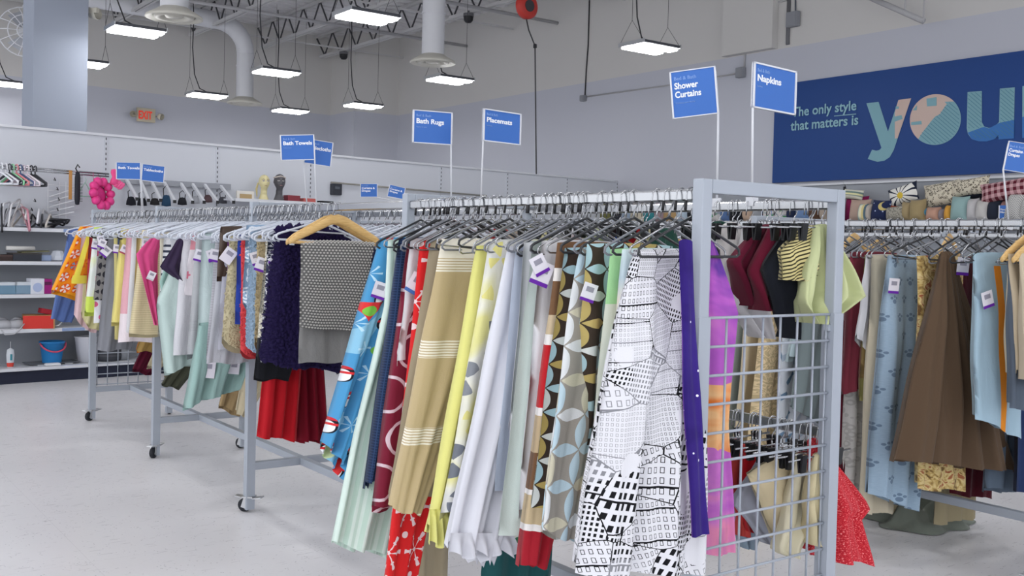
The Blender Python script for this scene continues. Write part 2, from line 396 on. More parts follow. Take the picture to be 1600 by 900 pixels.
# wall fan behind the pillar, emergency lamp on the pillar
p = onU(38, 50, 14.5); e = empty('wall_fan', p); tag(e, 'white caged wall fan half hidden by the pillar', 'fan')
rr = .36
for k in range(14):
    a = k/14*math.pi*2; MB().tube([(.03*math.cos(a), -.12, .03*math.sin(a)), (rr*.7*math.cos(a), -.11, rr*.7*math.sin(a)), (rr*math.cos(a), 0, rr*math.sin(a))], .006, 5).build('cage_wire', WHITEP, e)
for q_ in (.33, .66, 1): MB().tube([(rr*q_*math.cos(t), -.12+.12*q_**3, rr*q_*math.sin(t)) for t in np.linspace(0, 2*math.pi, 25)[:-1]], .009, 5, closed=True).build('cage_ring', WHITEP, e)
for k in range(3):
    a = k*2.094; MB().add([(.04*math.cos(a), -.04, .04*math.sin(a)), (.3*math.cos(a-.35), -.02, .3*math.sin(a-.35)), (.31*math.cos(a+.35), -.07, .31*math.sin(a+.35)), (.05*math.cos(a+.6), -.05, .05*math.sin(a+.6))], [(0, 1, 2, 3)]).build('blade', plain('B9BCC4', .5, .4), e)
MB().lathe([(.001, .12), (.07, .11), (.08, 0), (.06, -.1)], 16).build('motor', plain('C9CBD0', .5, .4), e, None, (math.pi/2, 0, 0), smooth=True)
p = onU(147, 22, 11.3); e = MB().lathe([(.001, -.06), (.05, -.05), (.075, .04), (.07, .06)], 14).build('emergency_lamp', plain('C9C6BC', .4, .4), None, p, (math.pi/2, 0, .6), smooth=True); tag(e, 'cream emergency lamp head on the edge of the pillar', 'lamp')
MB().box((-.05, .03, 0), (.05, .06, .2)).build('back_box', plain('C4C0B4', .5, .4), e)
# ---------------------------------------------------------------- banner on the right wall
def wp(x, y, d): q = onV(x, y, RW-d); return q
BL = hexc('1F437F')
def bannermat():
    g = G('banner_vinyl', .55, .3); g.col('1C4180'); g.bump(g.noise(1.2, (g.obj(), g.obs)[1], 3), .2, .03); return g.mat
bz0, bz1 = 2.39, 3.72; bu1 = 7.2; bu0 = 1.9
ban = tag(MB().box((0, 0, 0), (.02, bu1-bu0, bz1-bz0)).build('wall_banner', bannermat(), None, (RW-.03, (bu0+bu1)/2, (bz0+bz1)/2)), 'long dark blue wall banner with slogan and giant pastel letters', 'banner')
TEAL, PEACH, BLUE2, HATCH = plain('7FA9B4', .6, .2), plain('C9B3A9', .6, .2), plain('3F73B4', .6, .2), plain('4F7F93', .6, .2)
def bp(X_, Y_): return (1210+X_/4.103, 120+Y_/4.103)
def flat(name, poly, mat, d):
    P = [wp(*bp(*q), d)-np.array(ban.location) for q in poly]
    return MB().add(P, [tuple(range(len(P)))]).build(name, mat, ban)
yp = [(590, 170), (668, 160), (728, 350), (795, 148), (877, 137), (765, 470), (740, 515), (705, 538), (660, 545), (598, 527), (626, 467), (652, 474), (672, 470), (686, 455)]
flat('letter_y', yp, TEAL, .045)
flat('letter_y_patch', [(795, 148), (877, 137), (790, 392), (772, 398), (772, 230)], PEACH, .047)
flat('letter_y_patch', [(772, 255), (815, 245), (822, 270), (772, 288)], TEAL, .049); flat('letter_y_patch', [(778, 190), (798, 190), (798, 205), (776, 208)], TEAL, .049)
oc = (1032, 274)
def op(t): a = math.radians(t); return (oc[0]+164*math.cos(a), oc[1]-163*math.sin(a)-.04*164*math.cos(a))
flat('letter_o', [op(t) for t in range(0, 360, 8)], PEACH, .045)
flat('letter_o_half', [op(t) for t in range(-132, 48, 6)]+[(1100, 180), (1060, 240), (1030, 255), (1000, 290), (985, 310), (950, 355)], TEAL, .047)
for pl in ([(975, 140), (1040, 130), (1040, 185), (978, 190)], [(876, 292), (942, 282), (945, 305), (876, 310)], [(885, 215), (915, 180), (912, 215)], [(1090, 160), (1150, 158), (1160, 200), (1110, 180)]): flat('letter_o_patch', pl, TEAL, .048)
up_ = [(1238, 98), (1330, 90), (1330, 290), (1345, 318), (1375, 328), (1410, 320), (1440, 290), (1445, 76), (1541, 67), (1535, 395), (1437, 402), (1436, 372), (1410, 400), (1360, 414), (1310, 414), (1265, 400), (1240, 365), (1233, 330)]
flat('letter_u', up_, TEAL, .045)
flat('letter_u_patch', [(1239, 358), (1330, 325), (1345, 318+4), (1375, 331), (1440, 296), (1538, 275), (1535, 395), (1437, 402), (1436, 372), (1410, 400), (1360, 414), (1310, 414), (1265, 400)], BLUE2, .047)
flat('letter_r', [(1590, 60), (1690, 50), (1690, 110), (1760, 45), (1800, 50), (1800, 140), (1720, 150), (1695, 200), (1690, 380), (1588, 392)], TEAL, .045)
flat('letter_r_patch', [(1588, 258), (1692, 235), (1690, 380), (1588, 392)], BLUE2, .047)
hm = MB()
def hatch(pts_in, x0, x1, y0, y1):
    for c in range(-800, 2400, 26):
        seg = []
        for t in np.linspace(0, 1, 60):
            X_ = x0+(x1-x0)*t; Y_ = X_*.85-c
            if y0 <= Y_ <= y1 and pts_in(X_, Y_): seg.append((X_, Y_))
        if len(seg) > 2:
            a, b = seg[0], seg[-1]; P = [wp(*bp(*q), .051)-np.array(ban.location) for q in ((a[0], a[1]-2), (a[0], a[1]+2), (b[0], b[1]+2), (b[0], b[1]-2))]; hm.add(P, [(0, 1, 2, 3)])
hatch(lambda X_, Y_: (X_-oc[0])**2+(Y_-oc[1])**2 < 158**2 and Y_ > 310-(X_-985)*1.13, 900, 1195, 100, 440)
hatch(lambda X_, Y_: X_ < 1328, 1240, 1328, 100, 330); hatch(lambda X_, Y_: True, 1448, 1535, 80, 380); hatch(lambda X_, Y_: True, 1270, 1440, 340, 395)
hm.build('letter_hatching', HATCH, ban)
TT = plain('8FB8C4', .6, .2)
def words(s, x0, x1, py, size, bold):
    full = wtext(s, x0, py, size, bold); W = abs(wp(*bp(x1, py), .05)[1]-wp(*bp(x0, py), .05)[1]); wf = max(v.co.x for v in full.data.vertices); sc_ = W/wf; M0 = full.matrix_local.copy(); bpy.data.objects.remove(full)
    pre = ''
    for w_ in s.split(' '):
        a = wtext(pre+w_, x0, py, size, bold); b = wtext(w_, x0, py, size, bold); dx = (max(v.co.x for v in a.data.vertices)-max(v.co.x for v in b.data.vertices))*sc_
        bpy.data.objects.remove(a); b.data.transform(Matrix.Diagonal((sc_, sc_, 1, 1))); b.data.transform(Matrix.Translation((dx, 0, 0))); pre += w_+' '
def wtext(s, px, py, size, bold):
    q = wp(*bp(px, py), .05)-np.array(ban.location); M = Matrix(((0, 0, -1, q[0]), (-1, 0, 0, q[1]), (0, 1, 0, q[2]), (0, 0, 0, 1)))
    return text_obj(s, size, TT, ban, bold, M=M, xs=1.0)
words('The only style', 112, 524, 256, .165, .018); words('that matters is', 104, 536, 345, .165, .018)
flat('underline', [(382, 249), (524, 236), (524, 241), (382, 254)], TT, .05)
# ================================================================ GARMENT RACKS
T_, W_, S_, HR = .04, .602, 1.598, 1.65
RAILZ = 1.605
def caster(root, V, U, rz):
    c = MB().box((0, 0, -.004), (.06, .06, .008)).box((-.018, .012, -.035), (.004, .035, .06), rx=.3).box((.018, .012, -.035), (.004, .035, .06), rx=.3).build('caster', STEEL, root, (V, U, .086), (0, 0, rz))
    MB().lathe([(.006, -.014), (.030, -.014), (.036, -.009), (.036, .009), (.030, .014), (.006, .014)], 20).build('wheel', RUBBER, c, (0, .022, -.05), (0, math.pi/2, 0), smooth=True)
    MB().box((0, -.05, -.008), (.045, .05, .006), rx=-.15).box((0, .055, -.004), (.04, .035, .005), rx=.15).build('brake_pedal', STEEL, c)
def rack(V0, Us, label, grids=()):
    r = empty('garment_rack', (V0, Us[0], 0)); tag(r, label, 'clothes rack')
    o = np.array([V0, Us[0], 0])
    up = MB().box((0, 0, (.086+HR)/2), (T_, T_, HR-.086)).mesh('upright', RACK)
    sl = MB().box((0, 0, .64), (T_+.006, T_+.006, 1.25)).mesh('sleeve', RACK)
    rnd_ = random.Random(4)
    for i, U in enumerate(Us):
        u = U-Us[0]
        for v in (0, W_):
            q = link('upright', up, r, (v, u, 0)); b = q.modifiers.new('b', 'BEVEL'); b.width = .004; b.segments = 2
            link('sleeve', sl, q)
            caster(r, v, u, rnd_.uniform(-.9, .9)+(math.pi/2 if v == 0 else 0))
        MB().box((W_/2, u, HR-T_/2), (W_-T_, T_, T_)).build('top_beam', RACK, r, bevel=.003)
        MB().box((W_/2, u, .243), (W_-T_, T_, T_)).build('base_beam', RACK, r, bevel=.003)
        if i:
            u0 = Us[i-1]-Us[0]
            MB().box((W_/2, (u+u0)/2, .243), (T_, u-u0-T_, T_)).build('long_beam', RACK, r, bevel=.003)
            for v in (0, W_):
                q = MB().box((v, (u+u0)/2, RAILZ), (.020, u-u0-T_, .034)).build('hang_rail', CHROME, r, bevel=.006)
    for gi in grids:
        u = Us[gi]-Us[0]
        g = MB().box((.027, u, 1.22), (.012, .02, .02)).box((W_-.027, u, 1.22), (.012, .02, .02)).box((.027, u, .34), (.012, .02, .02)).box((W_-.027, u, .34), (.012, .02, .02)).build('grid_panel', RACK, r)
        hw = MB().tube([(.02, 0, 0), (W_-.02, 0, 0)], .0042, 8).mesh('wire', RACK, True)
        vw = MB().tube([(0, 0, .27), (0, 0, 1.262)], .0036, 8).mesh('wire', RACK, True)
        for k in range(13): link('wire', hw, g, (0, u-.006, 1.262-k*.0818))
        for k in range(7): link('wire', vw, g, (.036+k*.079, u+.001, 0))
        link('wire', vw, g, (.572, u+.001, 0))
    return r
RA = [S_*i for i in range(5)]
rackA = rack(0, RA, 'long grey rolling rack of tablecloths and bath towels with wire grid ends', (0, 4))
CU = [1.81+1.6*i for i in range(-2, 4)]; CV = 2.36
rackC = rack(CV, CU, 'long grey rolling rack of curtains below the blue banner')
# lower hang rail on the rear side of the near bay (double hang)
for i in (1, 2, 3, 4):
    MB().box((W_, (RA[i]+RA[i-1])/2, .885), (.020, S_-T_, .034)).build('lower_hang_rail', CHROME, rackA, bevel=.006)
# further racks behind, carrying more stock
DV = 4.9
rackD = rack(DV, [2.2+1.6*i for i in range(-2, 4)], 'grey rolling rack standing between the curtains and the pillow shelves')
# ================================================================ HANGERS
def hookpts(): return [(-.024, 0, -.034), (-.022, 0, -.014)]+[(-.021*math.cos(a), 0, .021*math.sin(a)) for a in np.linspace(0, math.pi*.95, 7)]+[(.019, 0, -.012), (.011, 0, -.030), (0, 0, -.042), (0, 0, -.066)]
HOOK = lambda mat, r=.0022: MB().tube(hookpts(), r, 6).mesh('hook', mat, True)
TIP = MB().tube([(-.0255, 0, -.044), (-.0225, 0, -.016)], .0045, 6).mesh('hook_tip', BLACKP, True)
def wirearm(hw, drop, bar):
    top = [(-hw, 0, -.062-drop), (-.02, 0, -.071), (0, 0, -.062), (.02, 0, -.071), (hw, 0, -.062-drop)]
    end = [(hw+.010, 0, -.069-drop), (hw+.012, 0, -.082-drop), (hw, 0, -.089-drop)]
    bot = [(-hw, 0, -.089-drop), (-hw-.012, 0, -.082-drop), (-hw-.010, 0, -.069-drop)]
    return top+end+bot
def mk_wire(name, mat, r, hm, tip=True):
    o = MB().tube(wirearm(.19, .085, 1), r, 6, closed=True).build(name, mat, smooth=True)
    link('hook', HOOK(hm), o)
    if tip: link('hook_tip', TIP, o)
    return o
def mk_clip():
    o = MB().tube([(-.17, 0, -.075), (0, 0, -.075), (.17, 0, -.075)], .003, 6).tube([(0, 0, -.095), (0, 0, -.06)], .003, 6).build('clip_hanger', CHROME, smooth=True)
    link('hook', HOOK(CHROME), o)
    cm = MB().box((0, -.006, -.09), (.026, .006, .055), rx=.12).box((0, .006, -.09), (.026, .006, .055), rx=-.12).box((0, 0, -.085), (.012, .014, .012))
    cme = cm.mesh('clip', BLACKP)
    for s in (-.1, .1): link('clip', cme, o, (s, 0, 0))
    return o
def mk_clear():
    o = MB().tube(wirearm(.195, .07, 1), .0055, 6, closed=True).tube([(-.16, 0, -.115), (.16, 0, -.115)], .004, 5).build('plastic_hanger', CLEAR, smooth=True)
    link('hook', HOOK(CHROME, .0026), o)
    cl = MB().box((0, 0, -.165), (.02, .012, .035)).mesh('clip', CLEAR)
    for s in (-.13, .13): link('clip', cl, o, (s, 0, 0))
    return o
def mk_wood():
    pts = [(-.23, 0, -.165), (-.20, 0, -.145), (-.12, 0, -.105), (-.04, 0, -.064), (0, 0, -.054), (.04, 0, -.064), (.12, 0, -.105), (.20, 0, -.145), (.23, 0, -.165)]
    wdt = [.012, .018, .021, .022, .022, .022, .021, .018, .012]
    m = MB(); n = 10
    vs = []
    for (x, y, z), h in zip(pts, wdt):
        for k in range(n):
            a = 2*math.pi*k/n; vs.append((x, .009*math.cos(a), z+h*math.sin(a)))
    fs = [(i*n+k, i*n+(k+1) % n, (i+1)*n+(k+1) % n, (i+1)*n+k) for i in range(8) for k in range(n)]+[tuple(range(n))[::-1], tuple(range(8*n, 9*n))]
    o = m.add(vs, fs).build('wooden_hanger', WOOD, smooth=True)
    link('hook', HOOK(CHROME), o)
    MB().tube([(-.2, 0, -.165), (.2, 0, -.165)], .006, 8).build('trouser_bar', WOOD, o, smooth=True)
    return o
HP = {'chrome': mk_wire('wire_hanger', CHROME, .0032, CHROME), 'black': mk_wire('wire_hanger', plain('26282C', .35, .5), .0042, CHROME), 'grey': mk_wire('wire_hanger', plain('7C7F86', .3, .5), .0038, CHROME),
      'clip': mk_clip(), 'clear': mk_clear(), 'wood': mk_wood(), 'blackp': mk_wire('plastic_hanger', BLACKP, .006, BLACKP, False)}
HN = {'chrome': 'chrome wire trouser hanger', 'black': 'black coated wire trouser hanger', 'grey': 'grey coated wire trouser hanger', 'clip': 'black clip hanger', 'clear': 'clear plastic hanger', 'wood': 'pale wooden hanger', 'blackp': 'black plastic hanger'}
HU = {k: False for k in HP}
rgt = random.Random(21)
def hang(kind, V, U, rz=0.0, z=None, where='on the rail', tilt=0.0):
    z = (RAILZ+.0015) if z is None else z
    o = HP[kind] if not HU[kind] else copy_tree(HP[kind]); HU[kind] = True
    tilt = tilt or (rgt.uniform(-.02, .02) if where.startswith('holding') else rgt.uniform(-.09, .09) if kind in ('clear', 'chrome', 'grey', 'black') else 0)
    o.location = (V, U, z); o.rotation_euler = (0, tilt, rz)
    lb = HN[kind]+' '+where; tag(o, lb, 'hanger', lb+'s' if False else 'hangers: '+lb)
    return o
# ================================================================ AISLE SIGNS
SB, SW = plain('3E6EBC', .5, .3, 0, 'sign_blue'), plain('DADCE2', .5, .3, 0, 'sign_frame'); SL = plain('86A8DE', .6, .2, 0, 'sign_pale_blue'); SWT = plain('F2F4F8', .6, .2, 0, 'sign_white')
def sign(label, title, TL, TR, BLc, base, yaw=0.0, sub=None, foot_z=1.62, pole_side=1, ls=.95, tw=.7, level=False):
    """a printed card in a frame on a thin pole; base=(V,U) of the pole; yaw turns the card from facing the camera"""
    p0 = np.array([base[0], base[1], 1.6]); d = CAM-p0; a = math.atan2(d[1], d[0])+yaw; n = np.array([math.cos(a), math.sin(a), 0])
    P = [onP(*c, p0, n) for c in (TL, TR, BLc)]
    if level:                                # the top edge is level: the far corner follows from its height
        if pole_side > 0: P[0] = onZ(*TL, P[1][2])
        else: P[1] = onZ(*TR, P[0][2])
        x = P[1]-P[0]; n = np.cross([0, 0, 1], x); n = -n/np.linalg.norm(n)
        if np.dot(n, d) < 0: n = -n
        P[2] = onP(*BLc, P[0], n)
    x = P[1]-P[0]; wd = np.linalg.norm(x); x /= wd; y = P[0]-P[2]; ht = np.linalg.norm(y); y = np.cross(n, x); z = n
    M = Matrix([[x[i], y[i], z[i], P[0][i]] for i in range(3)]+[[0, 0, 0, 1]])
    o = MB().box((wd/2, -ht/2, 0), (wd, ht, .004)).build('aisle_sign', SB); o.matrix_world = M; tag(o, label, 'sign')
    fw = wd*.035
    MB().box((fw/2, -ht/2, 0), (fw, ht, .010)).box((wd-fw/2, -ht/2, 0), (fw, ht, .010)).box((wd/2, -fw*.3, 0), (wd, fw*.6, .010)).box((wd/2, -ht+fw*.3, 0), (wd, fw*.6, .010)).build('frame', SW, o)
    text_obj('Bed & Bath', ht*.105, SL, o, .005, 'heading', (wd*.085, -ht*.195, .0027))
    lines = title.split('\n'); tsz = .15; wmax = 0; tl_ = []
    for i_, ln in enumerate(lines):
        t = text_obj(ln, ht*tsz, SWT, o, .028, 'lettering'); tl_.append(t); wmax = max(wmax, max(v.co.x for v in t.data.vertices))
    sc_ = tw*wd/wmax
    for i_, t in enumerate(tl_): t.data.transform(Matrix.Diagonal((sc_, min(sc_*1.15, 1.35), 1, 1))); t.location = (wd*.085, -ht*(.22+.13*min(sc_*1.15, 1.35)*(1+1.15*i_)), .0027)
    yl = .22+.13*min(sc_*1.15, 1.35)*(1+1.15*(len(lines)-1))
    if sub: text_obj(sub, ht*.05, SL, o, 0, 'subtitle', (wd*.09, -ht*(yl+.13), .0027))
    xe = wd-fw/2 if pole_side > 0 else fw/2
    top = Vector(P[0])+Vector(x)*xe-Vector(y)*ht
    foot = Vector((base[0], base[1], foot_z))
    pl = MB().tube([M.inverted() @ (top+Vector(y)*ht*.9), M.inverted() @ top, M.inverted() @ foot], .0042, 8).build('pole', SW, o, smooth=True)
    MB().box(M.inverted() @ foot, (.03, .03, .03)).build('clamp', SW, o)
    return o
def poleV(x, y, V): q = onV(x, y, V); return (q[0], q[1])
RV = .602
sign('blue bath rugs sign on a white pole above the tablecloth rack', 'Bath Rugs', (645, 171), (707, 176), (646, 223), poleV(706, 290, RV), .1, 'Tapetes de baño', level=True)
sign('blue placemats sign on a leaning white pole', 'Placemats', (755, 169), (814, 178), (753, 220), poleV(752, 290, RV), .25, 'Individuales', pole_side=-1, tw=.67, level=True)
sign('blue shower curtains sign tilted on its white pole', 'Shower\nCurtains', (1046, 113), (1118, 103), (1053, 186), poleV(1121, 280, RV), -.15, 'Cortinas para ducha', tw=.57)
sign('pale blue napkins sign turned towards the banner', 'Napkins', (1177, 96), (1244, 112), (1175, 168), poleV(1176, 280, RV), .45, 'Servilletas', pole_side=-1, tw=.55, level=True)
sign('blue bath towels sign in front of a second sign above the mannequin heads', 'Bath Towels', (437, 211), (491, 210), (440, 251), poleV(495, 330, RV), 0, 'Toallas de baño', tw=.84)
sign('blue tablecloths sign mostly hidden behind the bath towels sign', 'Tablecloths', (478, 216), (521, 223), (471, 254), poleV(481, 310, RV), .25, None, pole_side=-1, tw=.85)
sign('small blue bath towels sign beside the pink utensils', 'Bath Towels', (181, 253), (220, 254), (183, 280), (.36, RA[4]), 0, None, 1.64, tw=.86)
sign('small blue tablecloths sign over the sloping display arms', 'Tablecloths', (222, 255.5), (258, 260), (223, 282), (.37, RA[4]-.01), .25, None, 1.64, pole_side=-1, tw=.84)
sign('small blue curtains and drapes sign standing upright beyond the rack', 'Curtains &\nDrapes', (563, 287), (590, 287), (564, 308), (DV, 7.0), 0, None, 1.6, tw=.76)
sign('small blue curtains and drapes sign tilted beside its twin', 'Curtains &\nDrapes', (609, 288), (634, 294), (607, 307), (DV, 6.4), .2, None, 1.6, pole_side=-1, tw=.76)
sign('blue curtains and drapes sign in front of the banner letters', 'Curtains &\nDrapes', (1576, 220), (1614, 226), (1575, 266), poleV(1577, 340, CV+.3), .3, None, 1.6, pole_side=-1, tw=.72)
# ================================================================ WALL SHELVING (back)
GA = math.atan(GS); gn = np.array([-math.sin(GA), math.cos(GA), 0])
def gp(x, y, d=0.0):          # photo point on the plane d metres behind the shelf fronts
    return onP(x, y, np.array([0, 8.77, 0])+gn*d, gn)
SHZ = [.514, .852, 1.171, 1.496]
KICK = plain('23273A', .6, .3, 0, 'dark_kick_plate'); GREYS = plain('A7ABB3', .6, .3, 0, 'grey_shelf'); STRIP = plain('8FA3C9', .5, .3, 0, 'blue_price_strip'); SLOT = plain('2A2B30', .8, .1, 0, 'slot_dark')
BACKG = plain('9DA1A8', .7, .2, 0, 'grey_back_panel')
def bay(Vl, Vr, label, shelves, top=2.5, lower=True, strips=()):
    L = (Vr-Vl)/math.cos(GA); e = empty('shelving_bay', (Vl, gfront(Vl), 0), GA); tag(e, label, 'shelving')
    MB().box((L/2, .46, 2.02), (L-.004, .03, top-1.54)).build('upper_panel', PANELW, e)
    if lower: MB().box((L/2, .46, .82), (L-.004, .03, 1.42)).build('lower_panel', BACKG, e)
    MB().box((L/2, .45, top+.012), (L, .06, .025)).build('top_trim', WHITEM, e)
    MB().box((L/2, .25, .06), (L-.004, .46, .12)).build('kick_plate', KICK, e)
    MB().box((L/2, .22, .135), (L-.004, .46, .03)).build('base_deck', WHITEM, e, bevel=.004)
    MB().box((L, .445, 1.3), (.03, .02, 2.4)).build('slotted_upright', PANELW, e)
    s = MB()
    for k in range(44): s.box((L, .434, .18+k*.0533), (.008, .004, .026))
    s.build('slot_row', SLOT, e)['kind'] = 'stuff'
    for z in shelves:
        h = MB().box((L/2, .23, z), (L-.01, .46, .02)).box((L/2, .002, z-.006), (L-.01, .006, .035)).build('shelf', WHITEM, e)
        if strips: MB().box((L*strips[0], -.003, z-.006), (.22, .004, .03)).build('price_strip', STRIP, h)
    return e
bay(-1.55, -.33, 'white wall shelving bay at the near end of the hangers', [.514, .852, 1.171, 1.496])
b1 = bay(-.33, .89, 'wall shelving bay holding hangers, boxes and the blue bucket', [.514, .852, 1.171, 1.496], strips=(.62,))
MB().box((.76, -.003, .135), (.26, .004, .035)).build('price_strip', STRIP, b1)
bay(.89, 2.15, 'wall shelving bay with a row of sloping display arms', [.514, .852])
hz = gp(412, 313, .2)[2]-.01
bay(2.15, 3.37, 'wall shelving bay with two mannequin heads on its shelf', [hz])
bay(3.37, 5.4, 'wide wall shelving bay with a small black box on its panel', [.6, 1.1])
bay(5.4, 6.62, 'wall shelving bay behind the placemats sign', [.6, 1.1]); bay(6.62, 7.84, 'wall shelving bay next to the far corner end', [.6, 1.1]); bay(7.84, 8.98, 'last wall shelving bay in the corner by the banner wall', [.6, 1.1])
# horizontal wire rail along the far bays
tag(MB().tube([gp(517, 285, .4), gp(700, 301, .4), gp(760, 306, .4)], .012, 6).build('wall_rail', plain('8C8A84', .5, .4), smooth=True), 'thin rail running along the far shelving panels', 'rail')
p = gp(525, 296, .42); o = tag(MB().box((0, 0, 0), (.15, .05, .14)).build('black_wall_box', plain('34373F', .5, .4), None, p, (0, 0, GA), bevel=.008), 'small black box fixed to the shelving panel beside the slotted upright', 'wall box')
MB().box((.0, -.028, .02), (.07, .008, .03)).build('display', plain('5B6068', .3, .5), o)
# sloping display arms
bar = tag(MB().bar(gp(182, 282, .40), gp(360, 292, .40), .03, .06).build('arm_bar', plain('9A9DA5', .5, .4)), 'grey cross bar carrying eight sloping display arms', 'display bar')
ST = [(198, 281), (219, 282), (237, 284), (257, 285.5), (283, 287), (301, 288), (320, 289), (345, 291)]; EN = [(214, 311), (232, 313), (251, 313), (273, 315), (301, 316), (319, 316), (340, 316), (365, 316)]
for s, t in zip(ST, EN):
    a = MB().bar(gp(*s, .38), gp(*t, .02), .028, .03).build('display_arm', WHITEM, bar)
    q = gp(*t, .02); MB().box(q, (.03, .02, .034)).build('end_cap', BLACKP, a)
for i, (x, y, h, c) in enumerate([(205, 309, 20, '23242B'), (222, 311, 18, '1F2026'), (242, 311, 16, '2C2A2C'), (260, 307, 26, '2B4A66'), (285, 310, 18, '26272C'), (305, 308, 18, 'A7A9B0'), (325, 306, 18, '5E4A4E'), (348, 309, 16, '4A4B52')]):
    q = gp(x, y, .3); H = h/2/142
    o = MB().lathe([(.001, H*.2), (.035, H*.1), (.05, -H*.5), (.055, -H*1.1), (.001, -H*1.2)], 10, sy=.45).build('hanging_pouch', plain(c, .7, .2), None, q, (0, 0, GA), smooth=True)
    tag(o, ['small black pouch under the first display arm', 'small black pouch beside the tablecloths sign pole', 'small dark pouch with a grey side', 'blue and black pouch with a tall strap', 'small black pouch behind a white bar', 'pale grey pouch with a thin strap', 'brown pouch with a wide looped strap', 'small pouch with a thin looped strap next to the slotted upright'][i], 'pouch')
    MB().tube([(-.03, 0, 0), (-.035, 0, H*.9), (0, 0, H*1.35), (.035, 0, H*.9), (.03, 0, 0)], .005, 5).build('strap', BLACKP, o)
# mannequin heads
def headmesh(skin, cap=None):
    n, mrows = 28, 30; vs = []
    for j in range(mrows):
        t = j/(mrows-1); z = .37*t                      # 0 base .. .37 crown
        if z < .10: k = z/.10; rx = .085-.040*k**.6; ry = .075-.030*k**.6; oy = .01
        elif z < .15: rx = .045; ry = .046; oy = .0
        else:
            k = (z-.15)/.22; s_ = math.sqrt(max(0, 1-(2*k-1.0)**2))
            rx = .045*(1-min(1, k*4))+(.078*s_*(1 if k > .5 else .78+.22*k*2))*min(1, k*4+.05); ry = .046*(1-min(1, k*4))+.098*s_*min(1, k*4+.05); oy = -.008*min(1, k*3)
            if k < .5: oy -= .018*(1-abs(k-.18)/.32) if abs(k-.18) < .32 else 0
        for i in range(n):
            a = 2*math.pi*i/n; x = rx*math.sin(a); y = -ry*math.cos(a)+oy
            if z > .15:
                fr = max(0, math.cos(a)); k = (z-.15)/.22
                y -= .020*math.exp(-((k-.42)/.09)**2)*max(0, fr)**60         # nose
                y += .010*math.exp(-((k-.55)/.06)**2)*math.exp(-((abs(math.sin(a))-.42)/.2)**2)*(fr > .2)  # sockets
                y -= .006*math.exp(-((k-.25)/.05)**2)*max(0, fr)**20         # lips
                y -= .008*math.exp(-((k-.10)/.07)**2)*max(0, fr)**8          # chin
            vs.append((x, y, z))
    fs = [(j*n+i, j*n+(i+1) % n, (j+1)*n+(i+1) % n, (j+1)*n+i) for j in range(mrows-1) for i in range(n)]+[tuple(range(n))[::-1]]
    return MB().add(vs, fs)
def head(px, py, skin, label, rz, cap, lip, lid, sc):
    q = gp(px, py, .2); o = headmesh(skin).build('mannequin_head', plain(skin, .45, .4), None, (q[0], q[1], hz+.01), (0, 0, rz), smooth=True); o.scale = (sc,)*3; tag(o, label, 'mannequin head')
    for s in (-1, 1):
        MB().lathe([(.001, .006), (.014, .003), (.016, -.002)], 12, sy=.5).build('eye', plain('E8E4E0', .4, .4), o, (s*.031, -.096, .272), (math.pi/2, 0, s*.25))
        MB().lathe([(.001, .0075), (.006, .006)], 10).build('iris', plain('33343C', .3, .5), o, (s*.031, -.0975, .272), (math.pi/2, 0, s*.25))
        MB().tube([(s*.014, -.104, .279), (s*.031, -.105, .285), (s*.05, -.094, .277)], .003, 5).build('eyelid', plain(lid, .5, .3), o)
        MB().tube([(s*.014, -.107, .294), (s*.034, -.105, .302), (s*.055, -.088, .295)], .0022, 5).build('eyebrow', plain('4A3A34', .6, .3), o)
        MB().lathe([(.001, -.008), (.018, 0), (.001, .008)], 10, sy=.6).build('ear', plain(skin, .45, .4), o, (s*.075, .0, .255), (0, math.pi/2, 0), smooth=True)
    MB().tube([(-.020, -.107, .206), (-.008, -.118, .209), (0, -.119, .207), (.008, -.118, .209), (.020, -.107, .206)], [.002, .0055, .0055, .0055, .002], 6).build('lips', plain(lip, .4, .4), o, smooth=True)
    if cap: MB().tube([(.079*math.sin(a), -.080*math.cos(a)-.004, .335-.02*abs(math.sin(a))) for a in np.linspace(-1.9, 1.9, 13)], .008, 6).build('head_band', plain(cap, .6, .3), o)
    return o
h1 = head(412, 313, 'D9CF9F', 'cream mannequin head with painted eyes', R(-8), None, 'A8846A', '8C7A90', .80)
MB().tube([(-.08, .02, .25), (-.10, .03, .16), (-.09, .03, .05)], [.012, .016, .006], 8).build('wig_tail', plain('CDBE86', .6, .3), h1)
h2 = head(436, 313, '56555A', 'dark grey mannequin head with a pale head band', R(-10), 'CFC3BC', 'A0787A', '33343C', .86)
q = gp(383, 306, .25); o = tag(MB().box((0, 0, 0), (.22, .03, .11)).build('picture_frame', plain('DDD9D2', .5, .3), None, q, (0, 0, GA), bevel=.004), 'small white framed picture beside the cream head', 'picture'); MB().box((.0, -.018, -.01), (.15, .004, .06)).build('print', plain('B39A72', .7, .2), o)
for x, w_, c, lab in ((456, .16, '8A3A44', 'red and black patterned box next to the dark head'), (481, .17, 'C2635F', 'coral flat box beyond the patterned box'), (508, .17, '25262B', 'black flat box at the end of the shelf')):
    q = gp(x, 309, .22); hh = {456: .075, 481: .05, 508: .03}[x]; o = tag(MB().box((0, 0, hh/2), (w_, .1, hh)).build('gift_box', plain(c, .6, .3), None, (q[0], q[1], hz+.01), (0, 0, GA), bevel=.004), lab, 'box'); MB().box((0, 0, hh*.8), (w_+.006, .106, hh*.4)).build('lid', plain(c, .6, .3), o)
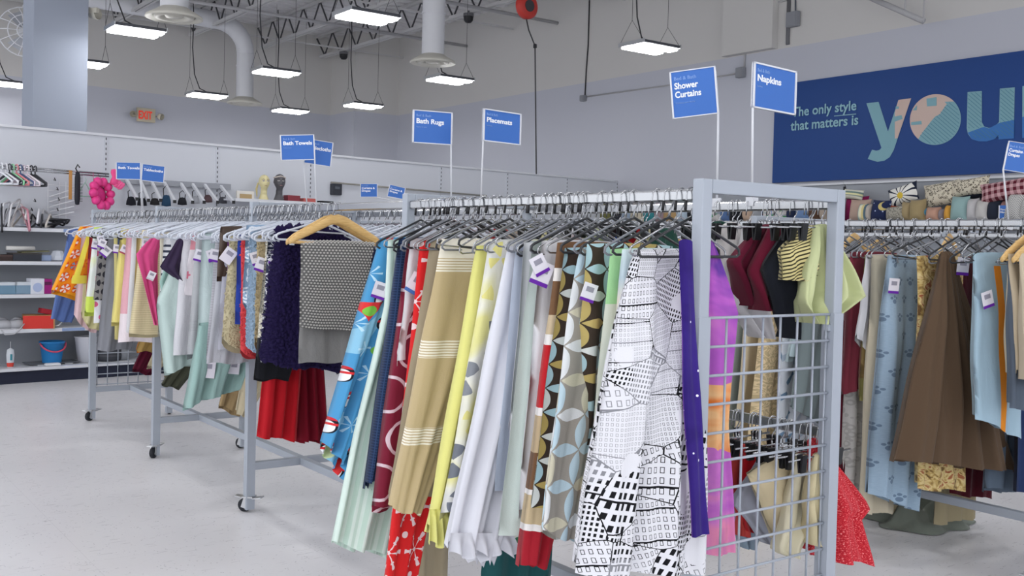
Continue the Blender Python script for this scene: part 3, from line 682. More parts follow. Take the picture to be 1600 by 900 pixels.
# ---------------------------------------------------------------- goods on the first bay
bar2 = tag(MB().tube([gp(-6, 258.5, .12), gp(170, 272, .12)], .010, 8).tube([gp(-6, 262.5, .12), gp(170, 276, .12)], .008, 8).build('peg_rail', CHROME, smooth=True), 'double chrome rail on the wall shelving hung with plastic hangers', 'rail')
PH = [(2, 'D9DBE2', 'white'), (9, 'E6E6EC', 'bright white'), (15, '3C3E45', 'charcoal'), (20, '93D8A8', 'mint green'), (26, 'E08C92', 'salmon pink'), (32, '4E5F86', 'slate blue'), (37, 'D9C9D6', 'pale lilac'), (43, 'E9DEE6', 'white pink'), (49, '26272C', 'glossy black'), (55, '3A3B42', 'dark')]
for i, (x, c, nm) in enumerate(PH):
    q = gp(x, 258.5+x*.077, .12)
    o = MB().tube([(0, y_, z_) for _, y_, z_ in []] or [(0, -.19, -.15), (0, -.03, -.075), (0, 0, -.065), (0, .03, -.075), (0, .19, -.15), (0, .19, -.175), (0, -.19, -.175)], .010, 8, closed=True).build('plastic_hanger', plain(c, .4, .4), None, q, (0, 0, .25+GA+(i % 3)*.06), smooth=True)
    MB().tube([(0, a_, b_) for a_, _, b_ in hookpts()], .0065, 6).build('hook', plain(c, .4, .4), o, smooth=True); tag(o, f'{nm} plastic hanger on the chrome peg rail', 'hanger', 'plastic hangers on the peg rail')
def at(x, y, d, nm, lab, cat, mb, c, rz=0.0, rough=.6, smooth=False, z=None, bevel=0):
    q = gp(x, y, d); q = (q[0], q[1], q[2] if z is None else z)
    o = mb.build(nm, c if isinstance(c, bpy.types.Material) else plain(c, rough, .3), None, q, (0, 0, GA+rz), smooth=smooth, bevel=bevel); return tag(o, lab, cat)
at(110, 289, .1, 'wooden_comb', 'orange wooden strip hanging from the peg rail', 'comb', MB().box((0, 0, 0), (.03, .01, .29)), 'C08A4E')
o = at(121, 293, .06, 'hair_brush', 'long black brush hanging from the peg rail by its hook', 'brush', MB().lathe([(.001, .16), (.02, .15), (.028, .1), (.028, -.12), (.02, -.17), (.001, -.175)], 12, sy=.5), '23252E', smooth=True)
MB().tube([(0, 0, .15), (-.02, 0, .19), (.0, 0, .23), (.02, 0, .2)], .007, 6).build('hook', BLACKP, o)
bm = MB()
for k in range(18): bm.box((.035, 0, .12-k*.015), (.03, .012, .004))
bm.build('bristle_row', BLACKP, o)['kind'] = 'stuff'
o = at(133, 293, .1, 'mint_hanger', 'small mint clip hanger between the brush and the pink basket', 'hanger', MB().tube([(-.06, 0, -.05), (0, 0, .05), (.06, 0, -.05), (.05, 0, -.09), (-.05, 0, -.09)], .007, 6, closed=True), 'A9CFC0', smooth=True); MB().tube([(0, 0, .05), (.012, 0, .08), (0, 0, .1)], .004, 5).build('hook', plain('A9CFC0'), o)
o = at(157, 303, .06, 'petal_basket', 'hot pink petal shaped basket hanging on thin cords', 'basket', MB().lathe([(.001, .02), (.05, .01), (.12, -.03)], 20), 'D42F83', smooth=True); o.rotation_euler = (R(80), 0, GA+.5)
pm = MB().lathe([(.02, -.02), (.05, 0), (.055, .03), (.04, .05), (.001, .055)], 12, sx=1, sy=1).mesh('petal', plain('E8408F', .45, .4), True)
for k in range(10): link('petal', pm, o, (.125*math.cos(k*.628), .125*math.sin(k*.628), .0), (0, 0, k*.628), (.9, .8, 1))
for s in (-1, 1): MB().tube([(.08*s, .12, 0), (.03*s, .22, -.03)], .003, 5).build('cord', plain('C64A86'), o)
o = at(179, 275, .06, 'pink_tongs', 'bright pink utensil bundle at the end of the peg rail', 'utensil', MB().lathe([(.001, .07), (.035, .065), (.04, .03), (.025, -.01), (.04, -.04), (.05, -.08), (.001, -.1)], 12, sy=.6), 'E8518E', smooth=True)
for s in (-1, 0, 1): MB().lathe([(.001, .05), (.022, .03), (.026, -.02), (.001, -.05)], 10).build('scoop', plain('EE5F97', .5, .4), o, (.05+.02*s, 0, -.09-.012*s), (0, .8, 0), smooth=True)
# white wire hook board
wbd = MB()
for k in range(6): wbd.tube([gp(74, 288+k*9, .4), gp(118, 292+k*9, .4)], .003, 5)
for x in (75, 93, 103): wbd.tube([gp(x, 284, .4), gp(x, 342, .4)], .003, 5)
wb = tag(wbd.build('wire_hook_board', WHITEP), 'white wire grid board with small hooks below the peg rail', 'wire board')
for k, (x, y) in enumerate(((84, 281), (88, 296), (90, 312), (53, 314), (48, 328), (88, 328))): MB().tube([gp(x, y, .4), gp(x+3, y+1, .25), gp(x+1, y-3, .22)], .005, 5).build('hook', BLACKP, wb)
for k in range(5): MB().bar(gp(78, 307+k*8, .38), gp(116, 295+k*9, .15), .008).build('prong', WHITEP, wb)
# piles of hangers lying on the top shelf
rg = random.Random(7)
HC = [('26272C', 'black'), ('DCDDE3', 'white'), ('4A4B50', 'charcoal'), ('D5D5D8', 'pale grey'), ('C9C3BC', 'putty'), ('E6D9DC', 'blush white'), ('C98A98', 'rose edged'), ('E2DFE0', 'cream white')]
hgm = {}
for i in range(13):
    c, nm = HC[i % 8]
    if c not in hgm: hgm[c] = MB().tube([(-.2, 0, 0), (-.03, 0, .08), (0, 0, .09), (.03, 0, .08), (.2, 0, 0), (.2, 0, -.02), (-.2, 0, -.02)], .010, 6, closed=True).mesh('hanger', plain(c, .45, .4), True)
    x = 3+i*6.2; q = gp(x, 345, .12+.1*(i % 3)); o = link('plastic_hanger', hgm[c], None, (q[0], q[1], 1.555+.05*(i % 2)+(.05 if i < 7 else 0)), (rg.uniform(-.2, .2), rg.uniform(-.75, -.35) if i < 7 else rg.uniform(-.2, .1), GA+1.2+rg.uniform(-.3, .3)))
    tag(o, f'{nm} plastic hanger lying in the heap on the top shelf', 'hanger', 'hangers heaped on the top shelf')
for i in range(5):
    q = gp(74+i*5, 344+i*2, .2); o = link('plastic_hanger', hgm['26272C'], None, (q[0], q[1], 1.535+.012*i), (R(80), rg.uniform(-.2, .2), GA+.9)); tag(o, 'black plastic hanger in the small heap below the wire board', 'hanger', 'black hangers below the wire board')
# second shelf
at(32, 395, .12, 'paper_roll', 'white rolled paper on top of the dark boxes', 'paper roll', MB().tube([(-.13, 0, 0), (.13, 0, 0)], .022, 12), 'DEDDDA', z=1.305, smooth=True)
o = at(38, 400, .12, 'dark_box', 'long dark box on the second shelf', 'box', MB().box((0, 0, 0), (.26, .2, .07)), '33363E', z=1.220, bevel=.004); MB().box((0, 0, .036), (.265, .205, .012)).build('lid', plain('3F3A36'), o)
o = at(8, 402, .14, 'brown_box', 'dark brown box beside the long dark box', 'box', MB().box((0, 0, 0), (.14, .2, .06)), '3B2E2C', z=1.214, bevel=.004); MB().box((0, 0, .02), (.144, .204, .02)).build('lid', plain('4A3835'), o)
at(66, 402, .1, 'blue_packet', 'pale blue patterned packet next to the dark box', 'packet', MB().box((0, 0, 0), (.15, .1, .06)), '8D9DBC', z=1.214, bevel=.012)
at(52, 394, .2, 'olive_folder', 'thin olive folder lying across the boxes', 'folder', MB().box((0, 0, 0), (.26, .14, .012), ry=-.05), '7C7A58', z=1.275)
at(90, 398, .15, 'plastic_bag', 'crumpled clear plastic bag on the second shelf', 'bag', MB().lathe([(.001, .06), (.05, .05), (.08, 0), (.09, -.04), (.001, -.045)], 9, sy=.7), CLEAR, z=1.235)
# third shelf
for x0, c, nm, w_ in ((8, '6E8FA6', 'blue and white patterned box at the end of the third shelf', .16), (33, '7C97AC', 'blue speckled box on the third shelf', .16)):
    o = at(x0, 452, .1, 'patterned_box', nm, 'box', MB().box((0, 0, 0), (w_, .16, .11)), c, z=.92, bevel=.004); MB().box((0, 0, .045), (w_+.004, .164, .03)).build('lid', plain('C9D0D8'), o)
o = at(55, 450, .08, 'white_carton', 'white carton with a round blue print', 'box', MB().box((0, 0, 0), (.125, .14, .15)), 'D9DCE6', z=.939, bevel=.003); MB().lathe([(.001, 0), (.045, 0)], 20).build('round_print', plain('A9B7D8'), o, (0, -.072, -.01), (math.pi/2, 0, 0))
o = at(71, 450, .08, 'magenta_carton', 'small magenta carton beside the white carton', 'box', MB().box((0, 0, 0), (.085, .13, .145)), '9A1F78', z=.937, bevel=.003); MB().box((0, -.067, .03), (.06, .004, .03)).build('print', plain('5C1048'), o)
o = at(82, 455, .1, 'white_packet', 'small white packet with a dark stripe', 'packet', MB().box((0, 0, 0), (.07, .1, .08)), 'C9CFDD', z=.905, bevel=.004); MB().box((0, -.052, 0), (.06, .004, .02)).build('stripe', plain('4B5A88'), o)
# fourth shelf
for x0, lab in ((3, 'pale grey padded slipper cut by the shelf end'), (27, 'pale grey padded slipper beside the red box')):
    o = at(x0, 508, .14, 'slipper', lab, 'slipper', MB().lathe([(.001, -.045), (.055, -.045), (.07, -.02), (.066, .01), (.05, .03), (.03, .04)], 18, sx=1.5, sy=1.0), 'B4B6BC', z=.57, smooth=True)
    MB().tube([(-.06, 0, .03), (-.03, -.03, .055), (.02, -.02, .05), (.05, .02, .035)], .014, 8).build('collar', plain('8E9096'), o, smooth=True); MB().lathe([(.001, -.05), (.062, -.05), (.064, -.04)], 16, sx=1.5).build('sole', plain('D5D6DA'), o)
o = at(60, 500, .12, 'shoe_box', 'open red and kraft box lying on the fourth shelf', 'box', MB().box((0, 0, 0), (.28, .24, .13)), 'B98C5C', z=.589, rz=-.25, bevel=.003); MB().box((-.01, -.122, 0), (.27, .004, .125)).build('red_end', plain('D0332A'), o)
at(70, 486, .15, 'red_packet', 'small dark red packet on top of the red and kraft box', 'packet', MB().box((0, 0, 0), (.1, .1, .05), ry=.2), 'B02838', z=.685, bevel=.006)
tag(MB().tube([gp(2, 516, -.005), gp(8, 523, -.02), gp(22, 522, -.02), gp(30, 516, -.01), gp(38, 506, .02)], .006, 6).build('looped_cable', plain('BDBEC4'), smooth=True), 'pale grey cord looping over the edge of the fourth shelf', 'cord')
tag(MB().tube([gp(84, 510, .05), gp(92, 508, .02), gp(97, 503, .06)], .006, 6).build('charging_cable', WHITEP, smooth=True), 'short white cord beside the red and kraft box', 'cord')
# base deck
o = at(16, 570, .12, 'electric_toothbrush', 'white hand held device with a red lower end standing on the base shelf', 'device', MB().lathe([(.028, 0), (.032, .03), (.038, .12), (.032, .17), (.008, .185)], 14, sy=.7), 'D6DBE2', z=.15, smooth=True)
MB().lathe([(.0285, .005), (.033, .03), (.0335, .045)], 14, sy=.72).build('red_band', plain('D8483C'), o); MB().box((0, -.027, .1), (.018, .006, .06)).build('label', plain('3F8F9E'), o); MB().tube([(0, 0, .18), (0, .0, .25)], .003, 5).build('stem', WHITEP, o)
o = at(81, 569, .18, 'blue_bucket', 'bright blue plastic bucket with a pink handle', 'bucket', MB().lathe([(.001, 0), (.086, 0), (.088, .01), (.112, .21), (.122, .212), (.122, .228), (.112, .23), (.105, .21), (.083, .02), (.001, .02)], 32), '2E82C4', z=.152, smooth=True)
MB().tube([(.122*math.cos(t), -.09*math.sin(t)-.02, .215-.085*math.sin(t)) for t in np.linspace(0, math.pi, 15)], .008, 8).build('handle', plain('E05570', .45, .4), o, smooth=True)
o = at(135, 566, .2, 'white_bin', 'tapered white waste bin on the base shelf', 'bin', MB().lathe([(.001, 0), (.085, 0), (.115, .25), (.12, .255), (.112, .255), (.082, .01), (.001, .01)], 32), 'DFE1EA', z=.152, smooth=True)
MB().lathe([(.116, .25), (.122, .252), (.122, .262), (.114, .262)], 32).build('rim', WHITEP, o)
o = at(169, 568, .2, 'charcoal_bin', 'round charcoal bin seen through the rack grid', 'bin', MB().lathe([(.001, 0), (.12, 0), (.13, .03), (.13, .26), (.122, .26), (.12, .02), (.001, .02)], 32), '3F4148', z=.152, smooth=True)
MB().lathe([(.131, .05), (.134, .05), (.134, .065), (.131, .065)], 32).build('band', plain('4C4E55'), o)
for x, lab, w_ in ((60, 'dark flat glass scale left of the blue bucket', .24), (102, 'dark flat glass scale right of the blue bucket', .22)):
    o = at(x, 570, .22, 'bathroom_scale', lab, 'scale', MB().box((0, 0, 0), (w_, .22, .012)), '5C6068', z=.165, rough=.15, bevel=.004); MB().box((0, -.08, -.006), (.08, .04, .02)).build('foot_display', plain('C9CCD2'), o)
o = at(82, 575, .04, 'white_tray', 'small white tray below the blue bucket', 'tray', MB().box((0, 0, 0), (.14, .06, .02)), 'E2E4E8', z=.163, bevel=.004)
MB().box((0, 0, .012), (.12, .045, .006)).build('rim', plain('C6C9D0'), o)
o = at(190, 568, .2, 'grey_bin', 'small grey tub beyond the charcoal bin', 'bin', MB().lathe([(.001, 0), (.07, 0), (.08, .12), (.074, .12), (.066, .01), (.001, .01)], 20), '8E9298', z=.152, smooth=True); MB().lathe([(.08, .118), (.086, .12), (.086, .128), (.08, .128)], 20).build('rim', plain('9DA1A8'), o)
# ================================================================ CLOTH
def uvmesh(name, vs, fs, uvs, mat, smooth=True):
    me = bpy.data.meshes.new(name); me.from_pydata([tuple(map(float, v)) for v in vs], [], fs); me.materials.append(mat)
    lay = me.uv_layers.new(name='UVMap'); li = np.zeros(len(me.loops), dtype=np.int32); me.loops.foreach_get('vertex_index', li)
    lay.data.foreach_set('uv', np.asarray(uvs, dtype=np.float32)[li].ravel())
    if smooth: me.polygons.foreach_set('use_smooth', [True]*len(me.polygons))
    me.update(); return me
def sstep(t): t = np.clip(t, 0, 1); return t*t*(3-2*t)
_seed = [0]
def drape(name, label, cat, mat, loc, left, right, zt, zb, th=.035, amp=.012, k=2.5, du=0.0, N=20, M=20, back=.03, top=.35, hem=None, curve=.0, rz=0, seed=None, jag=.006, group=None, uoff=None, pinch=0):
    """hanging cloth: a closed soft slab in the plane across the rail. left/right: [(t, v)] outlines, zb: bottom z at left and right"""
    _seed[0] += 1; rg_ = np.random.default_rng(_seed[0] if seed is None else seed); ph = rg_.uniform(0, 6.28, 6)
    ts = np.concatenate([[0, .008, .022], np.linspace(.05, 1, M-3)])
    a = np.linspace(0, 1, N); loop_a = np.concatenate([a, a[::-1]]); side = np.concatenate([-np.ones(N), np.ones(N)])
    lt, lv = zip(*left); rt, rv = zip(*right)
    Wd = abs(np.mean(rv)-np.mean(lv))+1e-6
    e = np.sqrt(np.clip(1-np.abs(2*loop_a-1)**6, 0, 1)); vs = []; uvs = []
    zbot = zb[0]+(zb[1]-zb[0])*loop_a+jag*np.sin(loop_a*9+ph[3])+np.where(side > 0, back*np.cos(ph[4])*1.0, 0)
    if hem is not None: zbot = zbot+np.array([hem(q) for q in loop_a])
    for i, t in enumerate(ts):
        vL = np.interp(t, lt, lv); vR = np.interp(t, rt, rv)
        Tk = th*(top+(1-top)*sstep(t/.4)); Tk = .003 if i == 0 else (Tk*.6 if i == 1 else Tk)
        wv = amp*(.12+.88*sstep(t/.8))*(np.sin(2*math.pi*k*loop_a+ph[0]+.8*t)+.45*np.sin(2*math.pi*k*2.3*loop_a+ph[1]-1.3*t)+.25*np.sin(2*math.pi*k*.6*loop_a+ph[5]+2.2*t))
        if pinch: wv = wv*(1-pinch*(1-sstep(t/.25)))
        u = side*Tk/2*e+wv*np.where(side < 0, 1, .85)+du*t**1.3+.003*np.sin(11*t+ph[2]+4*loop_a)
        v = vL+(vR-vL)*loop_a+curve*math.sin(math.pi*t)
        z = zt-(zt-zbot)*t-(.006*(2*loop_a-1)**2 if i < 3 else 0)
        vs.append(np.stack([v-loc[0], u, z-loc[2]], 1)); uvs.append(np.stack([loop_a*Wd+np.where(side > 0, Wd+.11, 0), zt-z], 1))
    n = 2*N; vs = np.concatenate(vs); uvs = np.concatenate(uvs); R_ = len(ts)
    fs = [(i*n+q, (i+1)*n+q, (i+1)*n+(q+1) % n, i*n+(q+1) % n) for i in range(R_-1) for q in range(n)]
    o = link(name, uvmesh(name, vs, fs, uvs, mat), None, loc, (0, 0, rz)); tag(o, label, cat, group)
    return o
def tuft(o, count, size, mat, name='tuft', flat=.7, front_only=True, grid=None):
    """many small lumps of pile covering the face of a mat"""
    me = o.data; rg_ = np.random.default_rng(len(me.vertices)+count); V = np.array([v.co for v in me.vertices]); Q = np.array([p.vertices[:] for p in me.polygons if len(p.vertices) == 4])
    A = V[Q[:, 0]]; B = V[Q[:, 1]]; C_ = V[Q[:, 2]]; D = V[Q[:, 3]]; nr = np.cross(C_-A, D-B); ar = np.linalg.norm(nr, axis=1)+1e-12; nr /= ar[:, None]
    wgt = ar*np.where(nr[:, 1] < .35, 1, .12); idx = rg_.choice(len(Q), count, p=wgt/wgt.sum()); s, t = rg_.random((2, count, 1))
    P = (A[idx]*(1-s)+B[idx]*s)*(1-t)+(D[idx]*(1-s)+C_[idx]*s)*t; Nn = nr[idx]
    sz = size*rg_.uniform(.75, 1.25, (count, 1)); ax = rg_.normal(size=(count, 3)); ax -= Nn*(ax*Nn).sum(1, keepdims=True); ax /= np.linalg.norm(ax, axis=1, keepdims=True); bx = np.cross(Nn, ax)
    vs = np.stack([P+ax*sz, P+bx*sz*flat, P-ax*sz, P-bx*sz*flat, P+Nn*sz*1.3, P-Nn*sz*.5], 1).reshape(-1, 3)
    f0 = [(0, 1, 4), (1, 2, 4), (2, 3, 4), (3, 0, 4)]
    fs = [(a+6*i, b+6*i, c+6*i) for i in range(count) for a, b, c in f0]
    m = bpy.data.meshes.new(name); m.from_pydata(vs.tolist(), [], fs); m.materials.append(mat); m.polygons.foreach_set('use_smooth', [True]*len(m.polygons)); m.update()
    q = link(name, m, o); q['kind'] = 'stuff'; return q
def ptag(o, x, y, rot=.3, sc=1.0, band=PURPLE, du=-.045):
    """price tag with a coloured edge pinned to a hanging cloth at a photo position"""
    q = onU(x, y, o.location.y+du); L = Vector(q)-o.location
    t = MB().box((0, 0, 0), (.048*sc, .0015, .05*sc)).build('price_tag', TAGW, o, L, (.05, rot, R(-18)))
    MB().box((0, -.001, -.029*sc), (.048*sc, .0015, .010*sc)).build('tag_band', band, t)
    MB().box((0, -.0012, .006*sc), (.026*sc, .001, .016*sc)).build('print', plain('9A98A6', .7, .2), t)
    return t
FR = 'on the front rail of the tablecloth rack'
rgh = random.Random(3)
def held(label):
    w_ = []
    for q in label.split():
        if len(w_) >= 3 and q in ('beside', 'with', 'hanging', 'printed', 'next', 'behind', 'folded', 'over', 'seen', 'below', 'showing', 'at', 'between', 'under', 'reaching', 'flaring', 'spread', 'fanned', 'in', 'draped', 'slanting', 'edge', 'clipped'): break
        w_.append(q)
    return 'holding the '+' '.join(w_[:9])
def T(nm, label, cat, mat, tl, bl, br=None, V0=0.0, vt=-.18, vr=.17, vrb=None, h='chrome', du=0.0, tags=(), hz_=None, where=FR, mid=None, hrz=None, zt=None, U0=None, vmin=None, **kw):
    if U0 is None: P = onV(tl[0], tl[1], V0+vt); U0 = float(P[1])
    else: P = onU(tl[0], tl[1], U0); vt = float(P[0])-V0
    z1 = (float(np.clip(P[2], 1.454, 1.474)) if h in ('chrome', 'black', 'grey') else float(np.clip(P[2], 1.40, 1.53))) if zt is None else zt
    B = onU(bl[0], bl[1], U0+du); zl = max(.03, float(B[2])); vbl = float(B[0])
    if br is not None: C_ = onU(br[0], br[1], U0+du); vbr, zr = float(C_[0]), max(.03, float(C_[2]))
    else: vbr, zr = V0+(vr+.02 if vrb is None else vrb), zl+.0
    if vmin is not None: vbl = max(vbl, vmin)
    left = [(0, V0+vt), (1, vbl)]; right = [(0, V0+vr), (1, vbr)]
    if mid is not None:
        for (x, y) in mid:
            q = onU(x, y, U0+du*.5); left.insert(-1, ((z1-q[2])/(z1-zl), float(q[0])))
    left.sort()
    o = drape(nm, label, cat, mat, (V0, U0, z1), left, right, z1, (zl, zr), du=du, **kw)
    for tg in tags: ptag(o, *tg)
    if h: hang(h, V0, U0+.0, (hrz if hrz is not None else rgh.uniform(-.12, .12)), where=held(label))
    return o
def N_(nm, label, mat, top, left, bottom, right, V0=.602, zr=None, h='clip', where='on the rear rail of the tablecloth rack', cat='napkin', hs=None, **kw):
    P = onV(*top, V0); U0 = float(P[1]); zt = float(P[2])
    q = [onU(*p, U0) for p in (left, bottom, right)]; zb = float(q[1][2]); f = lambda p: float((zt-p[2])/(zt-zb))
    k0 = dict(th=.03, amp=.016, k=1.6, N=18, M=18, back=.0, jag=.0, top=.5); k0.update(kw)
    vc = float(P[0])
    L = [(0, vc-.035), (min(.98, f(q[0])), float(q[0][0])), (1, float(q[1][0])-.012)]; Rr = [(0, vc+.035), (min(.98, f(q[2])), float(q[2][0])), (1, float(q[1][0])+.012)]
    o = drape(nm, label, cat, mat, (V0, U0, zt), L, Rr, zt, (zb, zb), **k0)
    if h: hang(h, V0, U0, rgh.uniform(-.1, .1), (RAILZ+.0015) if zr is None else zr, where=held(label))
    return o
# ---------------------------------------------------------------- prints
def cellxy(g, x, y, s, stag=.5, sy=None):
    Y = y/(sy or s); j = Y.fl(); X_ = x/s+j*stag; i = X_.fl(); fx = X_.fr()-.5; fy = Y.fr()-.5
    return i, j, fx, fy, (fx*fx+fy*fy).sq(), fy.at2(fx)
def p_galaxy(g, x, y, c):
    n = g.noise(4.5, detail=4, dist=.6); b = g.ramp((n-.5)*.9+x*2.4+.12, [(.10, '2B1A66'), (.35, '3E2A86'), (.5, '7A3FA8'), (.62, 'B04FC0'), (.72, 'D67AC6'), (.86, '8B3FB0')])
    d = g.vor(26); return g.mix((X(g, d.outputs['Distance']) < .09)*(g.noise(3) > .42), b, 'E6E2F6')
def p_galaxy2(g, x, y, c):
    n = g.noise(5, detail=3, dist=.8); b = g.ramp(n+(y-.5)*.25, [(.28, '6B3FA0'), (.45, 'B860C4'), (.58, 'D07CC8'), (.68, 'E48AB0'), (.78, '7A3FA0')]); o_ = ((y-.52).ab()+(n-.5)*.3 < .10)*(x < .08); return g.mix(o_, b, g.ramp(n, [(.4, 'E8701E'), (.55, 'F2C08A')]))
def p_city(g, x, y, c):
    # patches of drawn facades: rows of windows at several sizes, street lines between
    v = g.vor(9.0); pr = X(g, v.outputs['Color']); cell = g.node('ShaderNodeSeparateColor'); g.nt.links.new(v.outputs['Color'], cell.inputs[0])
    r1 = X(g, cell.outputs[0]); r2 = X(g, cell.outputs[1])
    ang = (r1-.5)*.7; X2 = x*ang.cos()+y*ang.sin(); Y2 = y*ang.cos()-x*ang.sin()
    s = .0075+.012*(r2*3).fl()/3; fx = (X2/s).fr(); fy = (Y2/(s*1.7)).fr()
    win = (((fx-.5).ab() < .26)*((fy-.5).ab() < .30)); inner = (((fx-.5).ab() < .17)*((fy-.5).ab() < .23))
    solid = r1 > .52; ink = win-inner*(1-solid)
    lines = ((Y2/(s*6.8)).fr() < .05)*(r2 > .25); ed = g.vor(9.0, feature='DISTANCE_TO_EDGE'); street = X(g, ed.outputs['Distance']) < .008
    blank = g.noise(5, detail=1) > .60
    k = (ink*(1-blank)).mx(lines).mx(street*(1-blank)); grey = g.noise(3.2, detail=1) > .52
    return g.mix(k, 'DADAE0', g.mix(grey, '16161A', '85868C'))
def petals(cols, base, s):
    def f(g, x, y, c):
        X_ = x/s+y/s*.0; Y_ = y/s; i = X_.fl(); j = Y_.fl(); fx = (X_.fr()-.5); fy = (Y_.fr()-.5); ax = fx.ab(); ay = fy.ab(); a = ax.mx(ay); b = ax.mn(ay)
        d = ((1-a)*(1-a)+b*b).sq(); pet = d < .69
        hor = ax > ay; sg = g.m('SIGN', fx)*hor+g.m('SIGN', fy)*(1-hor)
        key = g.rnd(i*2+hor*sg+.5, j*2+(1-hor)*sg+.5)
        pc = g.ramp(key, [(0, cols[0]), (.36, cols[1]), (.68, cols[2])], True); return g.mix(pet, base, pc)
    f.__name__ = 'petals'+base; return f
def p_snow(g, x, y, c):
    i, j, fx, fy, r, th = cellxy(g, x, y, .15); arms = ((th*3).cos().ab() > .955)*(r < .40)*(r > .04); br_ = ((r-.27).ab() < .022)*((th*3).cos().ab() > .80); dot = (r < .05)
    tip = ((r-.41).ab() < .035)*((th*3).cos().ab() > .94)
    i2, j2, f2, h2, r2, t2 = cellxy(g, x+.075, y+.06, .15); d2 = r2 < .08
    return g.mix(arms.mx(br_).mx(dot).mx(tip).mx(d2), 'DC2A2C', 'EFD5D8')
def p_rings(g, x, y, c):
    i, j, fx, fy, r, th = cellxy(g, x, y, .16); return g.mix((r-.40).ab() < .035, '7B2438', 'D9C6CE')
def p_bands(g, x, y, c):
    per = (y/.30).fr(); grp = (per-.30).ab() < .10; ln = (y/.0095).fr() < .62; top = y < .07; return g.mix(grp.mx(top)*ln.mx(top), 'C2AF88', 'EFEADC')
def p_leaf(g, x, y, c):
    i, j, fx, fy, r, th = cellxy(g, x, y, .13, .5); p = ((th*2.5+g.rnd(i, j)*6).cos() > .25)*(r < .42)*(r > .05); cc = g.ramp(g.rnd(i+3, j), [(0, '767B84'), (.5, 'E4DD8C'), (.72, '8A8E94')], True)
    n = g.noise(5, detail=1); base = g.ramp(n, [(.42, 'D9D9D4'), (.5, 'E8E7D6'), (.58, 'E2DE96')]); return g.mix(p*(g.rnd(j, i) > .35), base, cc)
def p_block(g, x, y, c):
    return g.ramp(y/1.0, [(0, '75573F'), (.08, 'E5E1DC'), (.12, '75573F'), (.22, 'C3B092'), (.28, 'E6E2E0'), (.31, 'B9222A'), (.50, 'E6E2E0'), (.52, 'BBA584'), (.63, '705038'), (.74, 'E6E2E0'), (.755, 'C2AE8C'), (.84, 'E6E2E0'), (.86, '9F1F2C')], True)
def p_pastel(g, x, y, c): return g.ramp(((y/.34).fr()), [(0, 'CFE0E2'), (.25, 'C5D8E2'), (.45, 'E1DACB'), (.65, 'DCE3D8'), (.85, 'BFD6DA')])
def p_teal(g, x, y, c):
    n = g.noise(9, detail=1, dist=1.2); n2 = g.noise(6, detail=0); b = g.mix(n > .60, 'DDE0D2', '4FA39A'); b = g.mix((n < .37), b, 'E2803F'); return g.mix((y < .16)+(n2 > .66), b, 'A9DBA0')
def p_penguin(g, x, y, c):
    i, j, fx, fy, r, th = cellxy(g, x, y, .095, .5); k = g.rnd(i, j)
    bd = ((fx*fx)/.055+(fy*fy)/.10) < 1.0; be = ((fx*fx)/.026+((fy-.05)*(fy-.05))/.055) < 1.0; sc = ((fy+.06).ab() < .045)*bd; hat = (fy < -.2)*bd
    P = g.mix(be, '20222C', 'EDEFF2'); P = g.mix(sc, P, 'D83236'); P = g.mix(hat, P, 'CC2F3A')
    snow = ((th*3).cos().ab() > .93)*(r < .34); kind = k > .45
    base = g.ramp(g.noise(4, detail=0), [(.44, '4E97C8'), (.47, '4E97C8'), (.60, '8CC2DE'), (.66, 'CFE0B0')], True)
    b = g.mix(snow*(1-kind), base, 'B9DBEC'); b = g.mix(bd*kind, b, P); i2, j2, f2, h2, r2, t2 = cellxy(g, x+.05, y+.09, .15, .5)
    b = g.mix(((f2.ab()+h2*.6) < .16)*(h2 > -.22)*(g.rnd(i2, j2+4) > .55), b, 'DE3A3C'); return g.mix((r2 < .13)*(g.rnd(i2+2, j2) > .7), b, '7CC04A')
def p_mint(g, x, y, c): return g.mix(((x/.022).fr() < .45), 'C6DFD2', 'D9EBE2')
def p_ivy(g, x, y, c):
    n = X(g, g.vor(24).outputs['Distance']); gr = (n < .28)*(g.noise(6) > .47); b = g.mix(gr, 'DDDFD8', '41785C'); return g.mix(y > 1.05, b, '245356')
def p_floral_o(g, x, y, c):
    i, j, fx, fy, r, th = cellxy(g, x, y, .085, .5); disc = r < .43; pet = ((th*5).cos() > -.1)*(r < .38)*(r > .07); cc = g.ramp(g.rnd(i, j), [(0, 'E2D3D0'), (.5, 'E2D3D0'), (.55, '7F93A8'), (.8, 'F2B63C')], True)
    b = g.mix(disc, 'EE8A20', 'DE5A1E'); b = g.mix(pet, b, cc); ed = (x < .018).mx(y > .50); return g.mix(ed, b, 'F0A028')
def p_floral_y(g, x, y, c):
    i, j, fx, fy, r, th = cellxy(g, x, y, .085, .5); b = g.mix((r < .36)*((th*4).cos() > 0), 'E88A22', 'D9682A'); return g.mix((x < .035).mx(y > .30), b, 'EBDB58')
def p_bw(g, x, y, c): i, j, fx, fy, r, th = cellxy(g, x, y, .06, .5); return g.mix(((th*2.5).cos() > 0)*(r < .42), '8D8A88', '35343A')
def p_trellis(g, x, y, c):
    i, j, fx, fy, r, th = cellxy(g, x, y, .10, .5); q = r+(th*4).cos()*.06; ring = ((q-.38).ab() < .05).mx((q-.18).ab() < .045); return g.mix(ring, '8CA5BF', 'E4E9EF')
def p_navyw(g, x, y, c): n = g.noise(30, detail=1, dist=2); return g.mix((n-.5).ab() < .05, '2C3348', 'D9D9DF')
def p_ornate(g, x, y, c):
    n = g.noise(45, detail=1, dist=2.5); b = g.mix((n-.5).ab() < .03, 'DAD5C4', '4A4A48'); return g.mix((y > .50), b, '1E1F24')
def p_rib(g, x, y, c): return g.mix((y/.014).fr() < .5, c, tuple(q*.86 for q in hexc(c)))
